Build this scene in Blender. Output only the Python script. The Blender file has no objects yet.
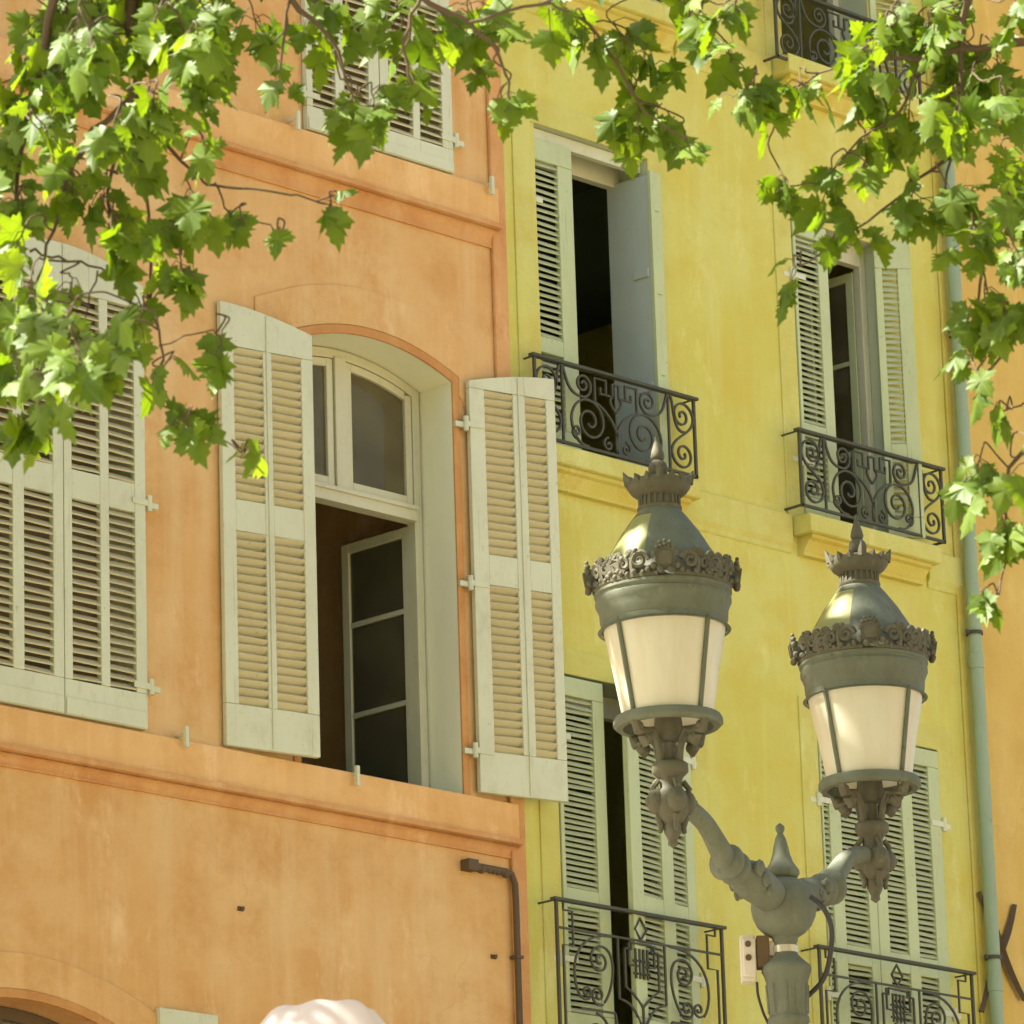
import bpy, bmesh, math, random
from mathutils import Vector, Matrix
from mathutils.geometry import tessellate_polygon
rnd = random.Random(11)
PI = math.pi
rad = math.radians
scene = bpy.context.scene
COL = scene.collection

# ------------------------------------------------------------------ camera
FPX = 5100.0
yaw, pit, rol = rad(45.17), rad(16.25), rad(-1.82)
fw = Vector((math.sin(yaw) * math.cos(pit), math.cos(yaw) * math.cos(pit), math.sin(pit)))
r0 = Vector((math.cos(yaw), -math.sin(yaw), 0)); u0 = r0.cross(fw)
rt = r0 * math.cos(rol) + u0 * math.sin(rol)
up = u0 * math.cos(rol) - r0 * math.sin(rol)
D0 = 31.0
CAM = -fw * D0
CAM = CAM + Vector((0, 0, 1.6 - CAM.z))

def ray(px, py): return fw * FPX + rt * (px - 512) + up * (512 - py)
def at(px, py, Y=0.0):
    d = ray(px, py); return CAM + d * ((Y - CAM.y) / d.y)
def atd(px, py, depth): return CAM + ray(px, py) * (depth / FPX)
def proj(P):
    q = Vector(P) - CAM; z = q.dot(fw)
    return 512 + FPX * q.dot(rt) / z, 512 - FPX * q.dot(up) / z, z

cam_data = bpy.data.cameras.new('camera'); cam = bpy.data.objects.new('camera', cam_data)
COL.objects.link(cam); scene.camera = cam
M = Matrix((rt, up, -fw)).transposed().to_4x4(); M.translation = CAM; cam.matrix_world = M
cam_data.sensor_width = 36; cam_data.lens = FPX * 36 / 1024
cam_data.clip_start = 0.5; cam_data.clip_end = 2000
cam_data.dof.use_dof = True; cam_data.dof.focus_distance = 24.5; cam_data.dof.aperture_fstop = 16

# ------------------------------------------------------------------ helpers
WORLD0 = {}
class MB:
    def __init__(s): s.uvd = {}; s.v = []; s.f = []; s.m = []; s.cur = 0
    def add(s, vs, fs):
        o = len(s.v); s.v += [Vector(v) for v in vs]
        s.f += [tuple(i + o for i in f) for f in fs]; s.m += [s.cur] * len(fs)
    def box(s, x0, x1, y0, y1, z0, z1, T=None):
        vs = [Vector((x, y, z)) for z in (z0, z1) for y in (y0, y1) for x in (x0, x1)]
        if T: vs = [T(v) for v in vs]
        s.add(vs, [(0, 2, 3, 1), (4, 5, 7, 6), (0, 1, 5, 4), (2, 6, 7, 3), (0, 4, 6, 2), (1, 3, 7, 5)])
    def prism(s, pts, y0, y1, T=None):            # pts in (x,z), extruded along y
        n = len(pts)
        vs = [Vector((p[0], y0, p[1])) for p in pts] + [Vector((p[0], y1, p[1])) for p in pts]
        if T: vs = [T(v) for v in vs]
        s.add(vs, [tuple(range(n)), tuple(range(2 * n - 1, n - 1, -1))] + [(i, n + i, n + (i + 1) % n, (i + 1) % n) for i in range(n)])
    def xprofile(s, prof, x0, x1):                # prof in (y,z), extruded along x
        n = len(prof)
        vs = [(x0, p[0], p[1]) for p in prof] + [(x1, p[0], p[1]) for p in prof]
        s.add(vs, [tuple(range(n)), tuple(range(2 * n - 1, n - 1, -1))] + [(i, n + i, n + (i + 1) % n, (i + 1) % n) for i in range(n)])
    def tube(s, pts, r, n=6, flat=None, caps=True):
        pts = [Vector(p) for p in pts]; m = len(pts)
        rs = r if isinstance(r, (list, tuple)) else [r] * m
        base = len(s.v); ref = None
        for i, p in enumerate(pts):
            t = (pts[min(i + 1, m - 1)] - pts[max(i - 1, 0)])
            if t.length < 1e-9: t = Vector((0, 0, 1))
            t.normalize()
            if flat is not None: a = flat.cross(t)
            elif ref is None: a = t.orthogonal()
            else: a = ref - t * ref.dot(t)
            if a.length < 1e-6: a = t.orthogonal()
            a.normalize(); ref = a; b = t.cross(a)
            for k in range(n):
                q = 2 * PI * (k + .5) / n
                s.v.append(p + (a * math.cos(q) + b * math.sin(q)) * rs[i])
        fs = []
        for i in range(m - 1):
            for k in range(n):
                k2 = (k + 1) % n
                fs.append((base + i * n + k, base + i * n + k2, base + (i + 1) * n + k2, base + (i + 1) * n + k))
        if caps: fs += [tuple(base + k for k in range(n))[::-1], tuple(base + (m - 1) * n + k for k in range(n))]
        s.f += fs; s.m += [s.cur] * len(fs)
    def lathe(s, prof, c, n=32, a0=0.0, a1=2 * PI):
        full = abs(a1 - a0 - 2 * PI) < 1e-6
        k = n if full else n + 1; base = len(s.v)
        for (r, z) in prof:
            for i in range(k):
                a = a0 + (a1 - a0) * i / n
                s.v.append(Vector((c[0] + r * math.cos(a), c[1] + r * math.sin(a), c[2] + z)))
        fs = []
        for j in range(len(prof) - 1):
            for i in range(n):
                i2 = (i + 1) % k
                fs.append((base + j * k + i, base + j * k + i2, base + (j + 1) * k + i2, base + (j + 1) * k + i))
        s.f += fs; s.m += [s.cur] * len(fs)
    def ball(s, c, r, sx=1, sy=1, sz=1, n=12):
        prof = [(max(1e-4, math.sin(PI * i / n)), -math.cos(PI * i / n)) for i in range(n + 1)]
        base = len(s.v); s.lathe(prof, (0, 0, 0), n * 2)
        for i in range(base, len(s.v)):
            v = s.v[i]; s.v[i] = Vector((c[0] + v.x * r * sx, c[1] + v.y * r * sy, c[2] + v.z * r * sz))
    def build(s, name, mat, parent=None, origin=None, smooth=None, bevel=0, recalc=True, weld=False):
        me = bpy.data.meshes.new(name)
        if origin is None:
            xs = [v.x for v in s.v]; ys = [v.y for v in s.v]; zs = [v.z for v in s.v]
            origin = Vector(((min(xs) + max(xs)) / 2, (min(ys) + max(ys)) / 2, min(zs)))
        origin = Vector(origin)
        me.from_pydata([v - origin for v in s.v], [], s.f)
        for mm in (mat if isinstance(mat, (list, tuple)) else [mat]): me.materials.append(mm)
        me.polygons.foreach_set('material_index', s.m)
        if s.uvd:
            at_l = me.attributes.new('leaf_uv', 'FLOAT_VECTOR', 'POINT'); buf = [9.0] * (3 * len(s.v))
            for k, (x, y) in s.uvd.items(): buf[3 * k] = x; buf[3 * k + 1] = y
            at_l.data.foreach_set('vector', buf)
        if recalc:
            bm = bmesh.new(); bm.from_mesh(me)
            if weld: bmesh.ops.remove_doubles(bm, verts=bm.verts[:], dist=1e-4)
            bmesh.ops.recalc_face_normals(bm, faces=bm.faces[:]); bm.to_mesh(me); bm.free()
        o = bpy.data.objects.new(name, me); COL.objects.link(o)
        if parent is not None:
            o.parent = parent; o.location = origin - WORLD0[parent.name]
        else: o.location = origin
        WORLD0[o.name] = origin
        if smooth:
            me.polygons.foreach_set('use_smooth', [True] * len(me.polygons))
            try: me.set_sharp_from_angle(angle=rad(smooth))
            except Exception: pass
        if bevel:
            b = o.modifiers.new('bevel', 'BEVEL'); b.width = bevel; b.segments = 2; b.limit_method = 'ANGLE'; b.angle_limit = rad(40)
        return o

def thing(name, label, cat, loc, group=None):
    o = bpy.data.objects.new(name, None); COL.objects.link(o); o.empty_display_size = .2
    o.location = loc; WORLD0[o.name] = Vector(loc); return tag(o, label, cat, group)
def tag(o, label, cat, group=None):
    o['label'] = label; o['category'] = cat
    if group: o['group'] = group
    return o

# ------------------------------------------------------------------ materials
def mat(name):
    m = bpy.data.materials.new(name); m.use_nodes = True
    nt = m.node_tree; b = nt.nodes['Principled BSDF']; return m, nt, b
def N(nt, t, **kw):
    n = nt.nodes.new(t)
    for k, v in kw.items(): setattr(n, k, v)
    return n
def noise(nt, vec, scale, detail=5, rough=.55):
    n = N(nt, 'ShaderNodeTexNoise'); n.inputs['Scale'].default_value = scale; n.inputs['Detail'].default_value = detail
    n.inputs['Roughness'].default_value = rough; nt.links.new(vec, n.inputs['Vector']); return n.outputs['Fac']
def ramp(nt, fac, a, b, ca=(0, 0, 0, 1), cb=(1, 1, 1, 1)):
    r = N(nt, 'ShaderNodeValToRGB'); e = r.color_ramp.elements
    e[0].position = a; e[0].color = ca; e[1].position = b; e[1].color = cb
    nt.links.new(fac, r.inputs['Fac']); return r.outputs['Color']
def mixc(nt, fac, a, b, mode='MIX'):
    m = N(nt, 'ShaderNodeMix', data_type='RGBA', blend_type=mode)
    for s, v in ((m.inputs[0], fac), (m.inputs[6], a), (m.inputs[7], b)):
        if hasattr(v, 'is_linked'): nt.links.new(v, s)
        elif isinstance(v, (int, float)): s.default_value = v
        else: s.default_value = (*v[:3], 1)
    return m.outputs[2]
def wpos(nt): return N(nt, 'ShaderNodeNewGeometry').outputs['Position']
def scaled(nt, vec, sx, sy, sz):
    m = N(nt, 'ShaderNodeMapping'); m.inputs['Scale'].default_value = (sx, sy, sz)
    nt.links.new(vec, m.inputs['Vector']); return m.outputs['Vector']
def bump(nt, b, fac, strength, dist=.01):
    n = N(nt, 'ShaderNodeBump'); n.inputs['Strength'].default_value = strength; n.inputs['Distance'].default_value = dist
    nt.links.new(fac, n.inputs['Height']); nt.links.new(n.outputs['Normal'], b.inputs['Normal'])

def plaster(name, c1, c2, c3, c4):
    m, nt, b = mat(name); P = wpos(nt)
    big = ramp(nt, noise(nt, P, .8, 8, .66), .40, .60)
    c = mixc(nt, big, c1, c2)
    med = ramp(nt, noise(nt, P, 2.2, 9, .7), .45, .66)
    c = mixc(nt, mixc(nt, .9, (0, 0, 0), med), c, c3)
    st = ramp(nt, noise(nt, scaled(nt, P, 4.5, 4.5, .35), 1.0, 5, .65), .50, .70)   # run-down streaks
    c = mixc(nt, mixc(nt, .5, (0, 0, 0), st), c, c4)
    st2 = ramp(nt, noise(nt, scaled(nt, P, 9, 9, .5), 1.0, 5, .65), .55, .75)
    c = mixc(nt, mixc(nt, .28, (0, 0, 0), st2), c, tuple(min(1, x * 1.25 + .05) for x in c1))
    gr = ramp(nt, noise(nt, scaled(nt, P, 2.0, 2.0, .9), 1.3, 9, .72), .56, .70)                # faded, rain-washed patches
    c = mixc(nt, mixc(nt, .6, (0, 0, 0), gr), c, tuple(min(1, x * .9 + y * .22) for x, y in zip(c2, (1, .9, .6))))
    dk = ramp(nt, noise(nt, scaled(nt, P, 7, 7, .8), 1.0, 7, .7), .62, .76)                    # grey-brown run marks
    c = mixc(nt, mixc(nt, .2, (0, 0, 0), dk), c, tuple(x * .55 for x in c3))
    sp = ramp(nt, noise(nt, P, 38, 4, .7), .64, .78)
    c = mixc(nt, mixc(nt, .22, (0, 0, 0), sp), c, tuple(x * .6 for x in c1))
    vo = N(nt, 'ShaderNodeTexVoronoi', feature='DISTANCE_TO_EDGE'); vo.inputs['Scale'].default_value = .75
    wv = N(nt, 'ShaderNodeVectorMath', operation='MULTIPLY_ADD'); nn_ = N(nt, 'ShaderNodeTexNoise'); nn_.inputs['Scale'].default_value = 3; nn_.inputs['Detail'].default_value = 8
    nt.links.new(P, nn_.inputs['Vector']); nt.links.new(nn_.outputs['Color'], wv.inputs[0]); wv.inputs[1].default_value = (.9, .9, .9); nt.links.new(P, wv.inputs[2]); nt.links.new(wv.outputs[0], vo.inputs['Vector'])
    ck = ramp(nt, vo.outputs['Distance'], .0, .009, (1, 1, 1, 1), (0, 0, 0, 1)); ms_ = ramp(nt, noise(nt, P, .8, 4, .6), .5, .62)
    c = mixc(nt, mixc(nt, 1.0, mixc(nt, .22, (0, 0, 0), ck), ms_, 'MULTIPLY'), c, tuple(x * .5 for x in c3))    # sparse hairline cracks
    nt.links.new(c, b.inputs['Base Color']); b.inputs['Roughness'].default_value = .9
    b.inputs['Specular IOR Level'].default_value = .2
    h = mixc(nt, .35, noise(nt, P, 5, 6, .6), noise(nt, P, 60, 4, .6))
    bump(nt, b, h, .6, .025); return m

def paint(name, c, wear, dirt, rough=.55, wearamt=.6, scale=9):
    m, nt, b = mat(name); P = wpos(nt)
    w = ramp(nt, noise(nt, scaled(nt, P, 1, 1, .45), scale, 8, .7), .55, .72)
    col = mixc(nt, mixc(nt, wearamt, (0, 0, 0), w), c, wear)
    d = ramp(nt, noise(nt, scaled(nt, P, 1, 1, .5), max(2.2, scale * .6) if scale > 12 else 2.2, 7, .7), .44, .72)
    col = mixc(nt, mixc(nt, .5, (0, 0, 0), d), col, dirt)
    ch = ramp(nt, noise(nt, scaled(nt, P, 1, 1, .6), 34, 5, .75), .63, .69)
    col = mixc(nt, mixc(nt, wearamt, (0, 0, 0), ch), col, tuple(x * .55 for x in dirt))
    cr = ramp(nt, noise(nt, scaled(nt, P, 40, 40, 1.6), 1.0, 5, .7), .63, .69)                 # hairline cracks along the grain
    col = mixc(nt, mixc(nt, wearamt * .6, (0, 0, 0), cr), col, tuple(x * .5 for x in dirt))
    nt.links.new(col, b.inputs['Base Color']); b.inputs['Roughness'].default_value = rough
    b.inputs['Specular IOR Level'].default_value = .3
    bump(nt, b, noise(nt, scaled(nt, P, 1, 1, .3), 30, 6, .7), .25, .006); return m

MO = plaster('ochre_orange_plaster', (.67, .385, .135), (.73, .475, .20), (.61, .32, .10), (.75, .53, .26))
MOB = plaster('pale_orange_plaster', (.76, .45, .17), (.80, .50, .20), (.70, .38, .12), (.66, .35, .12))
MOR = plaster('reddish_orange_plaster', (.62, .31, .11), (.68, .38, .14), (.55, .25, .085), (.68, .43, .19))
MOE = plaster('deep_orange_edge_plaster', (.54, .25, .075), (.60, .31, .10), (.48, .2, .06), (.6, .34, .13))
MY = plaster('yellow_plaster', (.595, .545, .115), (.635, .60, .17), (.60, .49, .085), (.66, .635, .245))
MYB = plaster('pale_yellow_plaster', (.59, .555, .14), (.62, .59, .18), (.56, .47, .10), (.56, .50, .14))
MYG = plaster('golden_yellow_plaster', (.60, .50, .10), (.62, .545, .13), (.585, .42, .07), (.62, .55, .18))
MPEACH = plaster('peach_plaster', (.63, .42, .10), (.66, .46, .13), (.58, .37, .09), (.68, .5, .17))
MSH = paint('grey_cream_shutter_paint', (.635, .645, .43), (.50, .47, .29), (.50, .48, .29))
MSHL = paint('beige_louvre_paint', (.60, .54, .31), (.50, .44, .24), (.48, .42, .22))
MSHG = paint('sage_shutter_paint', (.50, .555, .285), (.44, .46, .22), (.39, .42, .20))  # green pushed further, standing in for light off the foliage
MSHGL = paint('sage_louvre_paint', (.50, .54, .30), (.43, .44, .25), (.39, .41, .22))
MREV = paint('pale_reveal_paint', (.84, .82, .56), (.74, .72, .45), (.72, .70, .45), .8, .3, 4)
MREVG = paint('grey_reveal_paint', (.46, .50, .31), (.40, .42, .25), (.38, .40, .25), .7, .3, 4)
MFOLD = paint('blue_grey_shutter_paint', (.40, .45, .36), (.33, .36, .27), (.32, .35, .27), .7, .4, 4)
MFR = paint('cream_window_paint', (.58, .56, .36), (.45, .40, .24), (.42, .38, .22), .5, .45, 12)
MIRON = paint('wrought_iron', (.072, .07, .04), (.12, .095, .055), (.05, .048, .028), .6, .6, 14)
MLAMP = paint('cast_iron_grey_paint', (.155, .172, .124), (.23, .235, .18), (.095, .08, .045), .72, .65, 17)
MLAMP.node_tree.nodes['Principled BSDF'].inputs['Specular IOR Level'].default_value = .2
MLAMPD = paint('cast_iron_tarnished', (.125, .118, .078), (.21, .20, .15), (.055, .045, .025), .75, .7, 18)
MPIPE = paint('green_grey_pipe_paint', (.29, .375, .23), (.24, .30, .18), (.22, .27, .16), .4, .4, 5)
MBROWN = paint('rusty_brown_metal', (.12, .08, .04), (.16, .09, .04), (.07, .05, .03), .7, .6, 12)
MWHITE = paint('weathered_white_plastic', (.66, .60, .50), (.5, .42, .32), (.45, .38, .28), .5, .4, 20)
MCABLE = paint('black_cable_rubber', (.05, .05, .045), (.08, .08, .06), (.03, .03, .03), .5, .3, 10)
MSTEEL = paint('bright_steel_band', (.62, .57, .42), (.5, .48, .4), (.5, .45, .38), .25, .3, 20)
MSTEEL.node_tree.nodes['Principled BSDF'].inputs['Metallic'].default_value = .35
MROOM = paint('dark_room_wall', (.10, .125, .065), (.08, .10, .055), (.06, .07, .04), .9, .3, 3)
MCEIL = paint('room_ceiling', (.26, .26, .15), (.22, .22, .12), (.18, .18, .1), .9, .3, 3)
MBARK = paint('plane_tree_bark', (.24, .2, .12), (.36, .33, .22), (.15, .12, .07), .85, .8, 3)
MTWIG = paint('twig_bark', (.095, .065, .032), (.12, .09, .05), (.06, .042, .024), .8, .5, 10)
MROOF = paint('terracotta_roof', (.42, .2, .1), (.5, .3, .16), (.3, .16, .09), .9, .6, 3)
MGROUND = paint('pale_stone_paving', (.25, .22, .155), (.21, .18, .125), (.18, .155, .11), .85, .5, 1.2)

def glass_mat(name, tint, refl=.08):
    m = bpy.data.materials.new(name); m.use_nodes = True; nt = m.node_tree; nt.nodes.clear()
    o = N(nt, 'ShaderNodeOutputMaterial'); t = N(nt, 'ShaderNodeBsdfTransparent'); g = N(nt, 'ShaderNodeBsdfGlossy')
    t.inputs[0].default_value = (*tint, 1); g.inputs['Roughness'].default_value = .06; g.inputs[0].default_value = (.62, .55, .36, 1)  # reflection tinted brown against the blue of the mirrored sky
    f = N(nt, 'ShaderNodeFresnel'); f.inputs['IOR'].default_value = 1.5
    mx = N(nt, 'ShaderNodeMixShader'); nt.links.new(f.outputs[0], mx.inputs[0])
    nt.links.new(t.outputs[0], mx.inputs[1]); nt.links.new(g.outputs[0], mx.inputs[2])
    d = N(nt, 'ShaderNodeBsdfDiffuse'); d.inputs[0].default_value = (.40, .36, .20, 1)      # pale film standing in for dim reflections in the panes
    m2 = N(nt, 'ShaderNodeMixShader'); dn = ramp(nt, noise(nt, wpos(nt), 3, 5, .6), .3, .8, (.12,) * 3 + (1,), (.3,) * 3 + (1,)); nt.links.new(dn, m2.inputs[0])
    nt.links.new(mx.outputs[0], m2.inputs[1]); nt.links.new(d.outputs[0], m2.inputs[2]); nt.links.new(m2.outputs[0], o.inputs[0]); return m
MGLASS = glass_mat('window_glass', (.75, .74, .62))
def milk():
    m, nt, b = mat('milky_lantern_glass'); P = wpos(nt)
    s = ramp(nt, noise(nt, scaled(nt, P, 14, 14, 1.4), 1.0, 5, .6), .4, .8)
    c = mixc(nt, mixc(nt, .65, (0, 0, 0), s), (.88, .84, .65), (.74, .64, .44))
    nt.links.new(c, b.inputs['Base Color']); b.inputs['Roughness'].default_value = .35
    tr = N(nt, 'ShaderNodeBsdfTranslucent'); nt.links.new(c, tr.inputs[0])
    mx = N(nt, 'ShaderNodeMixShader'); mx.inputs[0].default_value = .3
    o = nt.nodes['Material Output']
    nt.links.new(b.outputs[0], mx.inputs[1]); nt.links.new(tr.outputs[0], mx.inputs[2]); nt.links.new(mx.outputs[0], o.inputs[0]); return m
MMILK = milk()
def roofpane():
    m, nt, b = mat('facade_toned_roof_glass'); b.inputs['Base Color'].default_value = (.27, .27, .09, 1); b.inputs['Roughness'].default_value = .5  # yellow of the house behind painted into the pane colour
    b.inputs['Specular IOR Level'].default_value = .4; return m
MRPANE = roofpane()
def leafmat(name, dark, light):
    m = bpy.data.materials.new(name); m.use_nodes = True; nt = m.node_tree; nt.nodes.clear()
    o = N(nt, 'ShaderNodeOutputMaterial'); g = N(nt, 'ShaderNodeNewGeometry'); isl = g.outputs['Random Per Island']
    c = mixc(nt, isl, dark, light)
    v = ramp(nt, noise(nt, g.outputs['Position'], 30, 4, .6), .35, .7)
    c = mixc(nt, mixc(nt, .35, (0, 0, 0), v), c, tuple(x * 1.5 for x in light))
    at_ = N(nt, 'ShaderNodeAttribute', attribute_name='leaf_uv'); sx = N(nt, 'ShaderNodeSeparateXYZ'); nt.links.new(at_.outputs['Vector'], sx.inputs[0])
    ax_ = N(nt, 'ShaderNodeMath', operation='ABSOLUTE'); nt.links.new(sx.outputs[0], ax_.inputs[0]); best = ax_.outputs[0]
    for (dx, dy) in ((.906, .423), (.9, -.33), (.55, .83)):
        m1 = N(nt, 'ShaderNodeMath', operation='MULTIPLY'); nt.links.new(ax_.outputs[0], m1.inputs[0]); m1.inputs[1].default_value = dy
        oy = N(nt, 'ShaderNodeMath', operation='SUBTRACT'); nt.links.new(sx.outputs[1], oy.inputs[0]); oy.inputs[1].default_value = .22 if dx == .55 else 0.0
        m2 = N(nt, 'ShaderNodeMath', operation='MULTIPLY_ADD'); nt.links.new(oy.outputs[0], m2.inputs[0]); m2.inputs[1].default_value = -dx; nt.links.new(m1.outputs[0], m2.inputs[2])
        m3 = N(nt, 'ShaderNodeMath', operation='ABSOLUTE'); nt.links.new(m2.outputs[0], m3.inputs[0])
        mn = N(nt, 'ShaderNodeMath', operation='MINIMUM'); nt.links.new(best, mn.inputs[0]); nt.links.new(m3.outputs[0], mn.inputs[1]); best = mn.outputs[0]
    vein = ramp(nt, best, .006, .03, (1, 1, 1, 1), (0, 0, 0, 1))
    c = mixc(nt, mixc(nt, .55, (0, 0, 0), vein), c, (.20, .26, .06))
    b = N(nt, 'ShaderNodeBsdfPrincipled'); nt.links.new(c, b.inputs['Base Color']); b.inputs['Roughness'].default_value = .52
    b.inputs['Specular IOR Level'].default_value = .36
    tr = N(nt, 'ShaderNodeBsdfTranslucent'); c2 = mixc(nt, isl, (.13, .22, .002), (.25, .34, .006)); c2 = mixc(nt, mixc(nt, .5, (0, 0, 0), vein), c2, (.06, .10, .004)); nt.links.new(c2, tr.inputs[0])
    mx = N(nt, 'ShaderNodeMixShader'); mx.inputs[0].default_value = .5
    nt.links.new(b.outputs[0], mx.inputs[1]); nt.links.new(tr.outputs[0], mx.inputs[2]); nt.links.new(mx.outputs[0], o.inputs[0]); return m
MLEAF = leafmat('plane_leaf', (.042, .095, .002), (.14, .22, .014))
def cloth():
    m, nt, b = mat('white_parasol_cloth'); b.inputs['Base Color'].default_value = (.80, .75, .71, 1); b.inputs['Roughness'].default_value = .8
    tr = N(nt, 'ShaderNodeBsdfTranslucent'); tr.inputs[0].default_value = (.78, .66, .58, 1)
    mx = N(nt, 'ShaderNodeMixShader'); mx.inputs[0].default_value = .4; o = nt.nodes['Material Output']
    nt.links.new(b.outputs[0], mx.inputs[1]); nt.links.new(tr.outputs[0], mx.inputs[2]); nt.links.new(mx.outputs[0], o.inputs[0]); return m
MCLOTH = cloth()

# ------------------------------------------------------------------ buildings
def X(px, py, Y=0.0): return at(px, py, Y).x
def Z(px, py, Y=0.0): return at(px, py, Y).z
XL = X(-60, 512) - 5.0                       # far left end of the orange house
XB = X(515, 596)                             # joint between orange and yellow
XR = X(966, 512)                             # joint between yellow and peach
XE = XR + 7.0
HT = 17.6

def arc(x0, x1, zs, rise, n=18):             # points of a segmental arch from left to right
    return [(x0 + (x1 - x0) * i / n, zs + rise * (1 - (2 * i / n - 1) ** 2)) for i in range(n + 1)]
def rect_hole(x0, x1, z0, z1): return [(x0, z0), (x1, z0), (x1, z1), (x0, z1)]
def arch_hole(x0, x1, z0, zs, rise): return [(x0, z0), (x1, z0)] + arc(x0, x1, zs, rise)[::-1]

def wall_sheet(x0, x1, holes, parent, m, name='wall'):
    outer = [(x0, 0), (x1, 0), (x1, HT), (x0, HT)]
    polys = [[Vector((p[0], p[1], 0)) for p in outer]] + [[Vector((p[0], p[1], 0)) for p in h] for h in holes]
    tri = tessellate_polygon(polys); flat = [p for pl in polys for p in pl]
    b = MB(); b.add([(p.x, 0, p.y) for p in flat], [tuple(t) for t in tri])
    D = 9.0
    b.box(x0, x0 + .3, .002, D, 0, HT); b.box(x1 - .3, x1, .002, D, 0, HT); b.box(x0, x1, D, D + .3, 0, HT)
    o = b.build(name, m, parent, recalc=True)
    r = MB(); r.xprofile([(-.45, HT), (D + .8, HT), (D + .8, HT + .12), (4.6, HT + 1.5), (-.45, HT + .15)], x0, x1)
    r.build('roof', MROOF, parent)
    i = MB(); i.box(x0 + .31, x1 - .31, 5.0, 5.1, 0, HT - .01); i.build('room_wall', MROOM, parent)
    return o
def reveal(hole, depth, parent, m, name='window_reveal', y0=0.0):
    b = MB(); n = len(hole)
    vs = [(p[0], y0 + .001, p[1]) for p in hole] + [(p[0], depth, p[1]) for p in hole]
    b.add(vs, [(i, (i + 1) % n, n + (i + 1) % n, n + i) for i in range(n)])
    return b.build(name, m, parent)
def inset(hole, e):                          # grow a convex outline by e
    n = len(hole); out = []
    area = sum(hole[i][0] * hole[(i + 1) % n][1] - hole[(i + 1) % n][0] * hole[i][1] for i in range(n))
    sg = 1 if area > 0 else -1
    for i in range(n):
        p, q, s = hole[i - 1], hole[i], hole[(i + 1) % n]
        a = Vector((q[0] - p[0], q[1] - p[1])).normalized(); c = Vector((s[0] - q[0], s[1] - q[1])).normalized()
        na = Vector((a.y, -a.x)) * sg; nc = Vector((c.y, -c.x)) * sg
        k = na + nc; k = k / max(.3, k.dot(na)) if k.length > 1e-6 else na
        out.append((q[0] + k.x * e, q[1] + k.y * e))
    return out
def surround(hole, w, h, parent, m, name='window_surround', e0=.0, bottom=False):
    a = inset(hole, e0); c = inset(hole, e0 + w); n = len(hole); b = MB()
    for i in range(n):
        j = (i + 1) % n
        if not bottom and i == 0: continue     # no piece below the opening
        vs = [(a[i][0], .0, a[i][1]), (a[j][0], .0, a[j][1]), (c[j][0], .0, c[j][1]), (c[i][0], .0, c[i][1])]
        vs += [(v[0], -h, v[2]) for v in vs]
        b.add(vs, [(4, 5, 6, 7), (0, 1, 5, 4), (2, 3, 7, 6)] + ([(3, 0, 4, 7)] if i == 1 and not bottom else []) + ([(1, 2, 6, 5)] if i == n - 1 and not bottom else []))
    return b.build(name, m, parent, bevel=.004, weld=True)

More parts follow.
